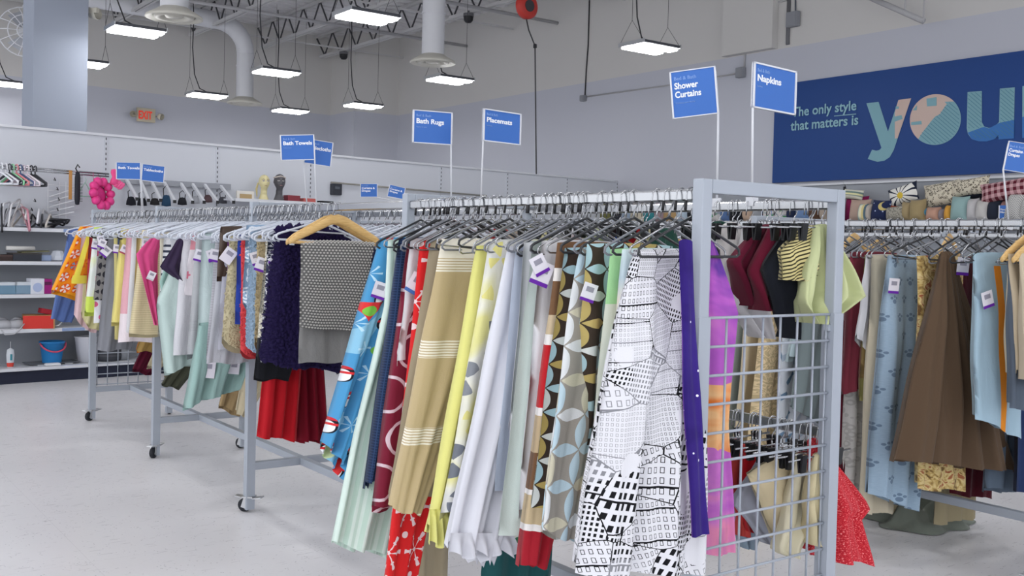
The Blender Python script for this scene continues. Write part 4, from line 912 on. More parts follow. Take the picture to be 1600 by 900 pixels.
def p_lime(g, x, y, c): n = g.noise(6, detail=1); b = g.ramp(n, [(.4, 'DDE4DC'), (.55, 'E4EAE4'), (.7, 'DCE890')]); return g.mix((y < .06).mx(y > .50), b, 'CBE060')
def p_strb(g, x, y, c): return g.mix(((y/.034).fr() < .4)*(g.noise(8) > .45), 'E3E3E6', '3E4354')
def p_flower1(g, x, y, c): i, j, fx, fy, r, th = cellxy(g, x, y, .16, .5); b = g.mix((r < .11+(th*5).cos()*.03), 'E9E3E8', 'E8859C'); return g.mix(y < .10, b, 'EBA0AC')
def p_paw(g, x, y, c):
    i, j, fx, fy, r, th = cellxy(g, x, y, .085, .5); d = lambda cx, cy, q: (((fx-cx)*(fx-cx)+(fy-cy)*(fy-cy)).sq() < q); k = d(0, .10, .13).mx(d(-.17, -.08, .075)).mx(d(.17, -.08, .075)).mx(d(0, -.17, .08))
    return g.mix(k*(g.rnd(i, j) > .25), g.ramp(g.noise(60, g.vec(x, y*12)), [(.3, '93AABF'), (.7, 'A2B8CB')]), '6E8298')
def p_damask(g, x, y, c): n = g.noise(13, detail=1, dist=3.0); return g.mix(((n-.5).ab() < .055).mx(n > .66), c, tuple(min(1, q*1.35+.05) for q in hexc(c)))
def p_leafb(g, x, y, c): i, j, fx, fy, r, th = cellxy(g, x, y, .10, .5); return g.mix(((fx+fy).ab() < .16)*(r < .40), 'D4DAE2', g.ramp(g.rnd(i, j), [(0, 'AEBCCC'), (.6, '6F8CA8')], True))
def p_gold(g, x, y, c): n = g.noise(22, detail=3, dist=1.4); return g.ramp(n, [(.35, '6E5334'), (.46, 'B99B5E'), (.56, 'DCC992'), (.64, 'A0603F')])
def p_plaidb(g, x, y, c): a = (x/.14).fr() < .5; b = (y/.30).fr() < .5; return g.mix(a*.5+b*.5, '7A4B36', '8F8A55')
def p_goldstripe(g, x, y, c): s = (((x+y)/.012).fr() < .40); return g.mix(s, 'D9CC93', '3E3A28')
def p_lace(g, x, y, c): d = X(g, g.vor(28).outputs['Distance']); return g.mix((d-.35).ab() < .10, 'D8D6D4', 'C2C0BE')
def p_glit(g, x, y, c): n = g.noise(260, detail=2); return g.ramp(n, [(.42, 'B01F2C'), (.6, 'D23A44'), (.68, 'F2A8A8')])
def p_orange(g, x, y, c): a = ((x-.17).ab() < .026)*(y > .06); return g.mix(a, 'A9C4D4', 'F0921F')
def p_towelband(g, x, y, c): a = (y-.52).ab() < .03; return g.mix(a*((y/.008).fr() < .5), c, tuple(q*.88 for q in hexc(c)))
def p_pinkband(g, x, y, c): return g.mix(y > .55, 'E6B0BA', 'EFE4E8')
def p_blackpink(g, x, y, c): i, j, fx, fy, r, th = cellxy(g, x, y, .09, .5); return g.mix(r < .22, c, 'E0698F')
def p_wafflen(g, x, y, c): q = ((x/.010).fr()-.5).ab().mx(((y/.010).fr()-.5).ab()) > .36; return g.mix(q, '1F2D4B', '2F4366')
def C_(c, **k): return cloth(c, **k)
TERRY = dict(bs=.7, sc=260)
# ---------------------------------------------------------------- tablecloths and shower curtains, front rail, near bay
gx = lambda x, y, U: float(onU(x, y, U)[0])
zg = float(onU(1064, 374, .03)[2])
drape('shower_curtain', 'deep purple starry shower curtain hugging the end post', 'curtain', cloth('x', p_galaxy), (0, -.01, zg), [(0, gx(1062, 374, -.01)), (.2, gx(1064, 465, -.02)), (.5, gx(1068, 600, -.045)), (.75, gx(1074, 715, -.065)), (1, gx(1080, 826, -.09))], [(0, gx(1081, 374, -.01)), (.2, gx(1085, 465, -.02)), (.5, gx(1093, 600, -.045)), (.75, gx(1099, 715, -.065)), (1, gx(1107, 824, -.09))], zg, (float(onU(1088, 826, -.04)[2]), float(onU(1106, 822, -.04)[2])), th=.018, amp=.003, k=1, du=-.08, back=0, jag=0)
hang('black', 0, .04, 0, where='holding the deep purple starry shower curtain')
drape('shower_curtain', 'pink and orange galaxy shower curtain seen through the wire grid', 'curtain', cloth('x', p_galaxy2), (.1, .10, zg), [(0, gx(1108, 374, .10)), (1, gx(1106, 862, .10))], [(0, gx(1116, 374, .10)), (.22, gx(1152, 490, .10)), (.6, gx(1134, 690, .10)), (1, gx(1146, 862, .10))], zg, (float(onU(1110, 866, .10)[2]), float(onU(1144, 862, .10)[2])), th=.03, amp=.008, k=1.2, back=0, jag=0)
o = T('shower_curtain', 'white shower curtain printed with black line drawn city buildings', 'curtain', cloth('x', p_city), (990, 388), (905, 896), (1088, 890), du=-.12, th=.085, amp=.022, k=2.6, N=34, M=30, h='chrome', hrz=.05, vr=.12)
T('tablecloth', 'pale aqua and sand striped tablecloth next to the city print', 'tablecloth', cloth('x', p_pastel), (972, 386), (935, 830), th=.05, h='black')
T('tablecloth', 'off white tablecloth with green, teal and orange leaf print', 'tablecloth', cloth('x', p_teal), (953, 392), (905, 850), th=.05, h='grey')
T('shower_curtain', 'brown curtain with large blue and khaki petals', 'curtain', cloth('x', petals(('A9C6CE', 'B9A568', 'D6D8D6'), '3E342C', .078)), (918, 378), (878, 760), th=.07, amp=.024, k=2.6, N=30, h='black', tags=((921, 455, .3, .9),))
T('shower_curtain', 'grey linen curtain with pale blue and white petals', 'curtain', cloth('x', petals(('B9CFDA', 'D9DCDE', 'C9C4AE'), '9C978F', .095)), (905, 390), (845, 830), (912, 850), du=-.13, th=.04, amp=.008, h='grey', back=.02)
T('shower_curtain', 'second brown curtain with smaller blue and khaki petals', 'curtain', cloth('x', petals(('A3C2CC', 'AE9A5C', 'CFD4D2'), '3A302A', .07)), (884, 388), (828, 790), th=.06, amp=.016, k=2, h='black')
T('tablecloth', 'brown, tan and red colour block tablecloth', 'tablecloth', cloth('x', p_block), (870, 376), (813, 880), (852, 884), th=.055, amp=.01, h='chrome', vr=.10)
T('tablecloth', 'plain white tablecloth with two purple edged price tags', 'tablecloth', C_('E4E4E8'), (846, 370), (812, 800), th=.045, h='black', tags=((848, 425, .35, 1.25), (842, 412, -.5, 1.0)))
T('tablecloth', 'very pale mint tablecloth beside the white one', 'tablecloth', C_('D3E0DA'), (832, 372), (785, 840), th=.05, h='grey')
T('tablecloth', 'slim white tablecloth with a red edge', 'tablecloth', C_('DCDDE2'), (820, 376), (790, 780), th=.03, h='chrome')
T('tablecloth', 'sky blue printed tablecloth folded narrow', 'tablecloth', C_('C6D0E2'), (806, 375), (772, 770), th=.035, h='grey')
def ruf(q): return .010*math.sin(q*55)
o = T('curtain_panel', 'sheer white curtain panel with a deep ruffled hem', 'curtain', C_('E6E7F0', bs=.15), (792, 383), (700, 845), (765, 880), th=.07, amp=.024, k=2.2, N=30, h='chrome', hem=ruf)
def ruffle(o, lv, rv, z0, z1, mat, d=.03):
    vs = []; uvs = []; n = 60
    for j, (z, fl) in enumerate(((z0+.012, .0), (z0, .004), (z0-.012, .012), ((z0+z1)/2, .02), (z1, .028))):
        for i in range(n):
            a = i/(n-1); w_ = (rv-lv)*(1+.16*j/4); v = (lv+rv)/2+w_*(a-.5); u = -.045+math.sin(a*math.pi*11)*fl*.6-.02*j/4; vs.append((v-o.location.x, u, z-o.location.z+.012*math.sin(a*19)*(j > 3)-(lv-rv)*.15*(.5-a))); uvs.append((a*.3, .1*j))
    fs = [(j*n+i, j*n+i+1, (j+1)*n+i+1, (j+1)*n+i) for j in range(4) for i in range(n-1)]
    return link('ruffle', uvmesh('ruffle', vs, fs, uvs, mat), o)
B_ = onU(670, 865, o.location.y); B0 = onU(700, 838, o.location.y); B1 = onU(775, 860, o.location.y); ruffle(o, B0[0]-.02, B1[0]+.03, B0[2]-.005, B_[2]-.015, C_('E6E7F0', bs=.15))
T('curtain_panel', 'white panel with grey and yellow leaf print', 'curtain', cloth('x', p_leaf), (765, 372), (682, 800), th=.06, amp=.02, k=2, h='grey')
o = T('curtain_panel', 'lemon yellow curtain panel with a ruffled hem', 'curtain', C_('ECE98E', bs=.2), (745, 384), (665, 820), (700, 830), th=.06, amp=.018, k=1.8, h='chrome')
B_ = onU(648, 850, o.location.y); B0 = onU(664, 800, o.location.y); B1 = onU(702, 815, o.location.y); ruffle(o, B0[0]-.01, B1[0]+.02, B0[2], B_[2], C_('ECE98E', bs=.2))
T('tablecloth', 'beige tablecloth with cream corded stripe bands', 'tablecloth', cloth('x', p_bands), (690, 366), (612, 795), (652, 802), th=.075, amp=.012, k=1.6, h='black', N=26)
T('tablecloth', 'taupe linen tablecloth behind the banded beige one', 'tablecloth', C_('B3A68E'), (674, 372), (606, 782), th=.04, h='grey', vrb=.10)
T('tablecloth', 'long red tablecloth with white snowflakes', 'tablecloth', cloth('x', p_snow), (657, 374), (600, 905), (650, 905), th=.05, amp=.008, h='chrome', vr=.12)
T('table_runner', 'slim wine red runner with pale rings', 'table runner', cloth('x', p_rings), (637, 384), (583, 790), th=.03, h='grey', vrb=-.05, vr=.05)
T('tablecloth', 'white tablecloth with a blue edged price tag', 'tablecloth', C_('E3E1E4'), (641, 362), (620, 565), th=.03, h='black', tags=((652, 442, .5, 1.3, plain('3F6FB8')),), vrb=.12)
T('tablecloth', 'navy waffle weave tablecloth', 'tablecloth', cloth('x', p_wafflen, sc=300, bs=.5), (624, 366), (570, 750), (590, 755), th=.07, amp=.006, h='black', vr=.08)
T('tablecloth', 'large mint green striped tablecloth reaching low', 'tablecloth', cloth('x', p_mint), (606, 372), (516, 845), (604, 866), th=.07, amp=.024, k=2.3, N=30, h='chrome', mid=[(600, 470), (548, 680)])
T('tablecloth', 'blue winter tablecloth printed with penguins and red shapes', 'tablecloth', cloth('x', p_penguin), (594, 362), (503, 690), (540, 740), th=.07, amp=.024, k=2.4, N=30, h='black', tags=((594, 452, .3, 1.1),), vr=.12)
o = T('tablecloth', 'ivory ivy print tablecloth with a dark green hem hanging low', 'tablecloth', cloth('x', p_ivy), (800, 383), (752, 912), (862, 905), vt=.0, vr=.3, th=.05, h=None, k=3)
T('tablecloth', 'khaki tablecloth hanging lowest behind the red snowflakes', 'tablecloth', C_('B9AC92'), (640, 383), (612, 925), (700, 905), vt=.0, vr=.25, th=.04, h=None)
# spare hangers crowded on the rail of the near bay
for i in range(15):
    U = .52+i*.062+rgh.uniform(-.012, .012); hang(('chrome', 'grey', 'black', 'chrome')[i % 4], 0, U, rgh.uniform(-.22, .22), where=FR)
# ---------------------------------------------------------------- bath mats and towels, front rail, far bays
KN = C_('6E6D6C', bs=.5, sc=200); BT = 'on the front rail among the bath towels'
o = T('bath_mat', 'grey knitted bath mat folded over a wooden hanger', 'bath mat', KN, (470, 381), (467, 512), (560, 518), vr=.19, th=.05, amp=.004, k=1, h='wood', hrz=0, where='holding the grey knitted bath mat', jag=.002, N=26, M=30, zt=1.455)
def knit(o, su, sz, mat):
    me = o.data; V = np.array([v.co for v in me.vertices]); n = 52; P = []
    R_ = len(V)//n; G_ = V.reshape(R_, n, 3)[:, :26]
    L = G_[0, 0, 2]-G_[-1, 0, 2]; rows = int(L/sz); colsn = int((G_[5, 25, 0]-G_[5, 0, 0])/su)
    vs = []; fs = []
    for r_ in range(rows):
        tz = (r_+.5)/rows*(R_-1); a0 = int(tz); w1 = tz-a0; row = G_[a0]*(1-w1)+G_[min(a0+1, R_-1)]*w1
        for c_ in range(colsn):
            tc = ((c_+.5*(r_ % 2)+.25)/colsn)*25; b0 = min(int(tc), 24); w2 = tc-b0; p = row[b0]*(1-w2)+row[b0+1]*w2; b = len(vs); k_ = su*.42
            vs += [p+(-k_, 0, 0), p+(0, -.001, -sz*.42), p+(k_, 0, 0), p+(0, -.001, sz*.42), p+(0, -.0065, 0)]; fs += [(b, b+1, b+4), (b+1, b+2, b+4), (b+2, b+3, b+4), (b+3, b, b+4)]
    m = bpy.data.meshes.new('knit_loops'); m.from_pydata([tuple(map(float, v)) for v in vs], [], fs); m.materials.append(mat); m.polygons.foreach_set('use_smooth', [True]*len(m.polygons)); m.update()
    q = link('knit_loops', m, o); q['kind'] = 'stuff'
knit(o, .0170, .0110, C_('CFCCC6', bs=.3))
drape('bath_mat', 'plain underside fold of a grey bath mat below the knitted one', 'bath mat', C_('8E8D8C', **TERRY), (0, o.location.y+.05, 1.40), [(0, -.15), (1, -.16)], [(0, .16), (1, .16)], 1.40, (onU(476, 570, o.location.y)[2], onU(530, 566, o.location.y)[2]), th=.05, amp=.006)
hang('wood', 0, o.location.y+.07, .12, where='behind the knitted bath mat')
NV = C_('241B45', **TERRY)
o = T('bath_mat', 'dark navy chenille bath mat with thick looped pile', 'bath mat', NV, (432, 352), (410, 566), (524, 580), th=.11, amp=.016, k=1.6, h='clear', where=BT, N=26, M=26, vr=.2); tuft(o, 2300, .0150, NV, 'chenille_pile')
NV2 = C_('2E2858', **TERRY)
o = T('tree_skirt', 'bright red velvet cloth hanging below the bath mats', 'cloth', C_('BC1B26', bs=.5), (432, 470), (404, 682), (465, 688), th=.05, amp=.02, k=3, h=None, vt=-.10, vr=.06, zt=1.35)
o = T('tree_skirt', 'dark crimson cloth hanging beside the bright red velvet', 'cloth', C_('7E1226', bs=.5), (452, 470), (462, 686), (512, 690), th=.04, amp=.022, k=3, h=None, vt=-.02, vr=.12, zt=1.35)
T('bath_rug', 'cream rug with black scrollwork and a black border', 'bath rug', cloth('x', p_ornate), (417, 362), (397, 592), (450, 590), th=.03, amp=.003, h='clear', where=BT)
T('bath_rug', 'navy and white abstract rug behind the navy chenille mat', 'bath rug', cloth('x', p_navyw), (420, 358), (406, 560), th=.03, amp=.003, h='clear', where=BT, tags=((432, 403, .4, 1.1),), vrb=.1)
def shag(label, c, tl, bl, tags=(), cnt=2200, **kw):
    m = C_(c, **TERRY); o = T('bath_mat', label, 'bath mat', m, tl, bl, th=.06, amp=.008, k=1, h='clear', where=BT, M=24, hem=lambda q: .05*abs(2*q-1)**6, **kw)
    tuft(o, cnt, .0075, m, 'shag_pile')
    for t in tags: ptag(o, *t)
    return o
shag('tan shag bath mat with a purple edged tag between pale blue and navy mats', 'B6A683', (402, 366), (398, 545), ((409, 412, .3, 1.15),))
shag('light blue shag bath mat next to the trellis mat', 'A4BCD4', (391, 357), (384, 556), ((400, 402, -.3, 1.1),))
T('bath_mat', 'slate blue bath mat with white trellis pattern', 'bath mat', cloth('x', p_trellis), (385, 350), (379, 490), th=.04, amp=.004, h='clear', where=BT, hem=lambda q: .06*abs(2*q-1)**6)
shag('coral red shag bath mat', 'D84B50', (377, 374), (374, 560), (), 1800)
T('bath_mat', 'royal blue bath mat edge beside the coral shag', 'bath mat', C_('2E49A8', **TERRY), (372, 362), (367, 505), th=.03, amp=.004, h='clear', where=BT)
shag('beige shag bath mat with a large white tag', 'C6BC9B', (360, 362), (346, 545), ((358, 398, .6, 1.3, TAGW),))
T('bath_mat', 'plum bath mat edge beside the large beige shag', 'bath mat', C_('6A4076', **TERRY), (356, 361), (352, 520), th=.02, amp=.003, h='clear', where=BT)
T('bath_mat', 'pale lilac grey bath mat folded thin', 'bath mat', C_('C9CBD8', **TERRY), (351, 358), (340, 545), th=.03, amp=.004, h='clear', where=BT)
T('bath_towel', 'grey ribbed towel below a brown leather strap', 'towel', cloth('BDBDC4', p_rib), (338, 358), (322, 560), th=.04, h='clear', where=BT, tags=((336, 398, .2, 1.1),))
T('leather_strap', 'dark brown leather loop hanging between two towels', 'strap', plain('4A3A30', .45, .4), (345, 352), (338, 432), vt=-.20, vr=.1, vrb=-.10, th=.02, amp=.002, h=None, jag=0)
T('bath_towel', 'pale aqua bath towel with a purple tag edge', 'towel', C_('CBDCDC', **TERRY), (316, 362), (308, 545), th=.06, amp=.008, h='clear', where=BT, tags=((331, 398, -.3, 1.1),))
T('bath_towel', 'mid grey bath towel with a woven band', 'towel', cloth('A7AAAE', p_towelband, **TERRY), (307, 360), (292, 552), th=.06, amp=.008, h='clear', where=BT, tags=((312, 398, .25, 1.1),))
T('hand_towel', 'pinkish white hand towel with a pink embroidered flower', 'towel', cloth('x', p_flower1), (300, 362), (288, 460), th=.03, h='clear', where=BT)
T('bath_towel', 'thick white bath towel with rounded folds', 'towel', C_('E4E4EA', **TERRY), (286, 362), (268, 556), th=.08, amp=.014, k=1.5, h='clear', where=BT)
o = T('bath_towel', 'large seafoam towel hanging low under the white towels', 'towel', C_('9DBDB8', **TERRY), (312, 470), (287, 636), (372, 605), th=.08, amp=.03, k=2.4, vt=-.2, vr=.16, zt=1.0, h=None, N=26); ptag(o, 325, 575, .1, 1.6, TAGW); ptag(o, 366, 573, .1, 1.2, TAGW)
T('bath_sheet', 'pale mint bath sheet slanting out over the aisle', 'towel', C_('C4D8D4', **TERRY), (282, 395), (258, 582), (330, 560), th=.07, amp=.022, k=1.8, h='clear', where=BT, mid=[(245, 470)], N=26)
T('bath_towel', 'light grey towel hanging under the beige shag mat', 'towel', C_('BEC0C8', **TERRY), (345, 365), (322, 568), (392, 566), th=.05, amp=.008, h='clear', where=BT)
N_('wash_cloth', 'dark aubergine washcloth pinned by its corner', C_('3A2E48', **TERRY), (288, 372), (250, 418), (284, 440), (296, 400), V0=-.17, cat='washcloth', h=None)
N_('wash_cloth', 'soft teal washcloth pinned below the aubergine one', C_('A3C6BE', **TERRY), (268, 412), (249, 440), (262, 500), (300, 430), V0=-.19, cat='washcloth', h=None)
T('bath_towel', 'white towel with a hanging loop beside the pink flower towel', 'towel', C_('E2E2E8', **TERRY), (268, 360), (262, 520), th=.05, h='clear', where=BT)
T('hand_towel', 'white hand towel with dark blue dashes', 'towel', cloth('x', p_strb), (257, 364), (250, 470), th=.03, h='clear', where=BT)
T('hand_towel', 'narrow cream towel edge beside the hot pink washcloth', 'towel', C_('DDD6C4', **TERRY), (250, 362), (246, 520), th=.025, h='clear', where=BT)
o = N_('wash_cloth', 'hot pink washcloth hanging in a point with a yellow dot', C_('E0548E', **TERRY), (243, 372), (212, 398), (244, 508), (247, 400), V0=-.17, cat='washcloth', h=None); ptag(o, 237, 430, .4, .9, plain('C6C6CE'))
T('bath_towel', 'beige ribbed towel with a blue edged tag', 'towel', cloth('D6C9A2', p_rib), (222, 358), (201, 522), th=.06, amp=.006, h='clear', where=BT, tags=((228, 380, .1, 1.0, plain('3F6FB8')),))
T('bath_towel', 'tan towel folded beside the beige ribbed one', 'towel', C_('C7AE78', **TERRY), (214, 361), (208, 500), th=.03, h='clear', where=BT)
T('bath_towel', 'white towel with lace edge', 'towel', C_('E0E0E4', **TERRY), (207, 361), (196, 520), th=.05, h='clear', where=BT)
T('bath_towel', 'pale pink towel with a white lower band', 'towel', cloth('x', p_pinkband, **TERRY), (199, 358), (184, 535), th=.05, h='clear', where=BT)
T('bath_towel', 'sunny yellow towel with a pink tag', 'towel', C_('E8DB84', **TERRY), (189, 355), (174, 502), th=.06, amp=.008, h='blackp', where=BT, tags=((195, 389, .4, 1.0, plain('A83A58')),))
T('hand_towel', 'slate navy hand towel between two yellow towels', 'towel', C_('4A566E', **TERRY), (184, 360), (181, 470), th=.03, h='clear', where=BT, tags=((183, 388, .1, 1.0),))
T('hand_towel', 'straw yellow hand towel', 'towel', C_('D5CA86', **TERRY), (178, 362), (178, 530), th=.03, h='clear', where=BT)
T('bath_towel', 'charcoal grey towel draped wide at the bottom', 'towel', C_('8A8C94', **TERRY), (171, 357), (152, 548), (205, 545), th=.09, amp=.012, h='clear', where=BT, tags=((166, 392, .7, 1.2), (160, 380, .4, 1.0)))
T('hand_towel', 'grey hand towel with black flowers', 'towel', cloth('x', p_bw), (159, 355), (147, 470), th=.03, h='clear', where=BT, tags=((158, 374, -.3, 1.0),))
T('bath_towel', 'white and lime towel with a lime border', 'towel', cloth('x', p_lime, **TERRY), (147, 354), (132, 487), th=.06, amp=.006, h='blackp', where=BT, tags=((149, 382, .2, 1.0),))
T('hand_towel', 'red trimmed hand towel beside the orange floral towels', 'towel', C_('A8343E', **TERRY), (140, 362), (134, 460), th=.03, h='clear', where=BT)
T('beach_towel', 'orange towel with a yellow border', 'towel', cloth('x', p_floral_y), (136, 366), (111, 442), th=.04, h=None, where=BT)
T('beach_towel', 'orange towel printed with round white and grey flowers', 'towel', cloth('x', p_floral_o), (125, 347), (80, 452), (140, 470), th=.07, amp=.006, h='clear', where=BT, jag=.002, zt=1.52)
T('bath_towel', 'denim blue towel below the orange flower towel', 'towel', C_('5B74AE', **TERRY), (108, 356), (79, 498), (112, 505), th=.06, amp=.008, h='clear', where=BT)
T('hand_towel', 'blush pink towel with rounded lower corner', 'towel', C_('E3C3C9', **TERRY), (128, 362), (116, 512), (150, 520), th=.05, h='clear', where=BT, hem=lambda q: .10*(1-q)**4)
T('hand_towel', 'pale lemon towel with rounded lower corner', 'towel', C_('E2DBA8', **TERRY), (136, 364), (126, 508), (158, 517), th=.04, h='clear', where=BT, hem=lambda q: .10*(1-q)**4)
T('hand_towel', 'white towel with a red heart', 'towel', cloth('E6E6EA', p_blackpink), (153, 366), (146, 505), th=.03, h='clear', where=BT)
# stock lower on the rear side, seen under the towels
for lab, c, tl, bl, br, zt in (('maroon towel hanging under the beige towels', '5E1830', (238, 470), (207, 575), (236, 582), .75), ('mustard towel under the cream ribbed towel', 'B8975A', (245, 470), (214, 548), (248, 551), .95), ('orange towel edge under the white towel', 'E5882F', (236, 470), (213, 550), (224, 554), .95),
                         ('olive cloth hanging beside the second upright', '55584A', (300, 470), (252, 600), (280, 606), .8), ('sand brown cloth hanging beneath the seafoam towel', 'B49A72', (372, 480), (341, 632), (375, 648), .9), ('ecru cloth hanging low behind the third upright', 'D3C6A8', (395, 480), (369, 648), (388, 652), .9), ('cream cloth hanging behind the second upright', 'D9CDAE', (262, 480), (229, 570), (248, 575), .8), ('tan cloth low behind the mint bath sheet', 'BFA57C', (292, 480), (256, 582), (282, 590), .85)):
    T('hanging_cloth', lab, 'cloth', C_(c, **TERRY), tl, bl, br, V0=.602, vt=-.16, vr=.16, h=None, th=.05, zt=zt)
    hang('clip', W_, [q for q in bpy.data.objects if q.get('label') == lab][-1].location.y, 0, .8865, where=held(lab))
# spare clear hangers
for i in range(66):
    U = 2.42+i*.060+rgh.uniform(-.02, .02); hang('clear', 0, U, rgh.uniform(-.15, .15), where=BT)
for i in range(50):
    U = 1.72+i*.09+rgh.uniform(-.02, .02); hang('clear', W_, U, rgh.uniform(-.15, .15), where='on the rear rail behind the bath towels')
RC = random.Random(11)
for i, (lab, c) in enumerate((('ivory towel on the rear towel rail', 'DAD6CC'), ('dusty rose towel on the rear towel rail', 'C79AA0'), ('navy towel on the rear towel rail', '39405C'), ('white bath sheet on the rear towel rail', 'E0E1E6'), ('sage towel on the rear towel rail', 'A3B39A'), ('black towel on the rear towel rail', '2C2D33'), ('sky blue towel on the rear towel rail', 'A5BDD6'), ('brown towel on the rear towel rail', '7A5F4C'), ('cream towel on the rear towel rail', 'DCD2B6'), ('lavender towel on the rear towel rail', 'B3A6C8'))):
    U = 1.95+i*.42; drape('bath_towel', lab, 'towel', C_(c, **TERRY), (W_, U, 1.44), [(0, W_-.16), (1, W_-.19)], [(0, W_+.17), (1, W_+.2)], 1.44, (.95, .95), th=.06)
    hang('clear', W_, U, RC.uniform(-.1, .1), where='on the rear rail behind the bath towels')
# ---------------------------------------------------------------- napkins on clips, rear rail, near bay
N_('napkin', 'lime green cotton napkins clipped beside the end post', C_('CBD2A0', bs=.25), (1284, 350), (1243, 470), (1270, 505), (1336, 462), th=.05, amp=.034, k=2.1, N=40)
N_('napkin', 'gold napkins with thin black stripes', cloth('x', p_goldstripe), (1268, 352), (1224, 392), (1236, 438), (1290, 420), th=.07, amp=.02)
N_('napkin', 'black cotton napkins hanging in a point', C_('1E2129', bs=.25), (1240, 356), (1193, 420), (1229, 528), (1262, 470), th=.06, amp=.02, k=1.2)
N_('napkin', 'maroon napkins folded to a point beside the black ones', C_('6A1830', bs=.25), (1217, 350), (1165, 425), (1190, 485), (1232, 440), th=.06, amp=.018)
N_('napkin', 'maroon napkins with doubled pointed corners', C_('651630', bs=.25), (1198, 350), (1137, 410), (1172, 478), (1205, 430), th=.07, amp=.02)
N_('napkin', 'white napkins hanging low with pointed hem', C_('DFDDE0', bs=.25), (1172, 350), (1135, 470), (1190, 528), (1204, 470), th=.06, amp=.02)
N_('napkin', 'ivory napkins hanging straight beside the post', C_('E4E0DE', bs=.25), (1145, 347), (1106, 420), (1140, 488), (1160, 440), th=.06, amp=.018)
N_('napkin', 'bottle green napkins behind the near post', C_('24493F', bs=.25), (1124, 345), (1100, 400), (1112, 440), (1132, 390), th=.05)
for i, (x, c, lab) in enumerate(((1040, '2E5348', 'forest green napkins seen above the city print'), (1020, 'E0D8B4', 'pale cream napkins seen above the city print'), (1003, 'B8262E', 'red napkins seen above the petal curtain'), (985, '2B4A94', 'royal blue napkins seen above the petal curtain'), (972, '26272E', 'black napkins beside the royal blue ones'), (955, 'AFC28A', 'pale green napkins beside the black ones'), (938, 'C9D0A8', 'yellow green napkins further along the rail'), (915, 'DCC9CC', 'blush floral napkins further along the rail'), (890, 'E3E2E6', 'white napkins further along the rail'), (868, 'DDD6A2', 'straw napkins further along the rail'), (845, '33343A', 'charcoal napkins further along the rail'), (815, 'C8B8A8', 'taupe napkins further along the rail'), (780, 'A83238', 'brick napkins further along the rail'), (740, 'D8DCE4', 'pale grey napkins further along the rail'))):
    P = onV(x, 345, W_); z1 = 1.53; q = onU(x, 400, P[1])
    drape('napkin', lab, 'napkin', C_(c, bs=.25), (W_, float(P[1]), z1), [(0, W_-.05), (.6, W_-.17), (1, W_-.06)], [(0, W_+.05), (.6, W_+.16), (1, W_+.0)], z1, (1.24, 1.2), th=.05, amp=.018)
    hang('clip', W_, float(P[1]), RC.uniform(-.1, .1), where='on the rear rail of the tablecloth rack')
LZ = .885+.0015; LW = 'on the lower rear rail'
def NL(lab, c, *a, **k): return N_('napkin', lab, c if not isinstance(c, str) else C_(c, bs=.25), *a, zr=LZ, where=LW, **k)
NL('cream napkins spread in a wide point at the lower rail', 'E3DCC0', (1255, 707), (1210, 860), (1232, 868), (1285, 800), th=.06, amp=.014)
NL('ecru napkins beside the end post at the lower rail', 'D8CCA6', (1282, 705), (1256, 790), (1270, 850), (1300, 800), th=.05)
NL('sand coloured napkins fanned out at the lower rail', 'D4C5A2', (1234, 706), (1168, 740), (1216, 842), (1262, 800), th=.06, amp=.01)
NL('parchment napkins in the middle of the lower rail', 'DACDAE', (1222, 706), (1190, 780), (1228, 850), (1250, 790), th=.05, amp=.012)
NL('pale grey blue napkins behind the sand ones', 'A9ADBA', (1206, 700), (1146, 786), (1205, 850), (1232, 800), th=.05)
NL('bright red napkins at the lower rail', 'C41E26', (1176, 695), (1160, 770), (1180, 832), (1200, 740), th=.05)
NL('coral red napkins behind the wire grid', 'C94A44', (1154, 690), (1136, 745), (1157, 836), (1168, 760), th=.06)
NL('dusty blue napkins low behind the coral ones', '8FA3B4', (1150, 686), (1140, 800), (1166, 856), (1184, 820), th=.04)
P = onV(1310, 700, W_+.05)
drape('tablecloth', 'glittery red tablecloth spilling out beyond the end post', 'tablecloth', cloth('x', p_glit, name='red_lurex'), (W_, .07, .86), [(0, W_-.01), (1, W_+.0)], [(0, W_+.03), (.58, gx(1356, 800, .07)), (.62, gx(1340, 815, .07)), (1, gx(1357, 880, .07))], .86, (float(onU(1302, 858, .07)[2]), float(onU(1352, 882, .07)[2])), th=.06, amp=.024, k=1.6, N=28)
hang('clip', W_, .07, 0, LZ, where=LW)
for i in range(9): hang('clip', W_, .1+i*.15, RC.uniform(-.2, .2), where='on the rear rail of the tablecloth rack'); hang('clip', W_, .14+i*.15, RC.uniform(-.2, .2), LZ, where=LW)
# ---------------------------------------------------------------- curtains on the second rack
CW = 'on the front rail of the curtain rack'
def K(lab, mat, tl, bl, br=None, h='chrome', vt=-.2, vr=.2, **kw): return T('curtain_panel', lab, 'curtain', mat, tl, bl, br, V0=CV, vt=vt, vr=vr, h=h, where=CW, **kw)
K('cream curtain at the right end of the rack', C_('D6C8B0'), (1592, 392), (1598, 600), (1640, 600), th=.06, h='wood')
K('warm beige curtain with pinched pleats', C_('CDBEA4'), (1574, 394), (1584, 575), (1625, 590), th=.07, amp=.02, k=2, h='wood')
K('dark slate curtain behind the light blue one', C_('5C6674'), (1572, 398), (1580, 640), (1620, 640), th=.05, h='black', du=.0)
K('light blue curtain with a vivid orange stripe', cloth('x', p_orange), (1521, 386), (1524, 655), (1592, 688), th=.06, amp=.012, k=1.6, h='black', tags=((1543, 466, -.3, 1.25),))
o = K('brown pleated curtain flaring out like a skirt', C_('63503F', bs=.3), (1472, 386), (1404, 718), (1580, 735), th=.10, amp=.03, k=4.5, N=60, M=26, vr=-.06, vt=-.13, h='black', tags=((1505, 414, .05, 1.4),))
K('gold brocade curtain edge beside the paw print', cloth('x', p_gold), (1432, 398), (1432, 764), (1500, 764), th=.06, amp=.012, k=3)
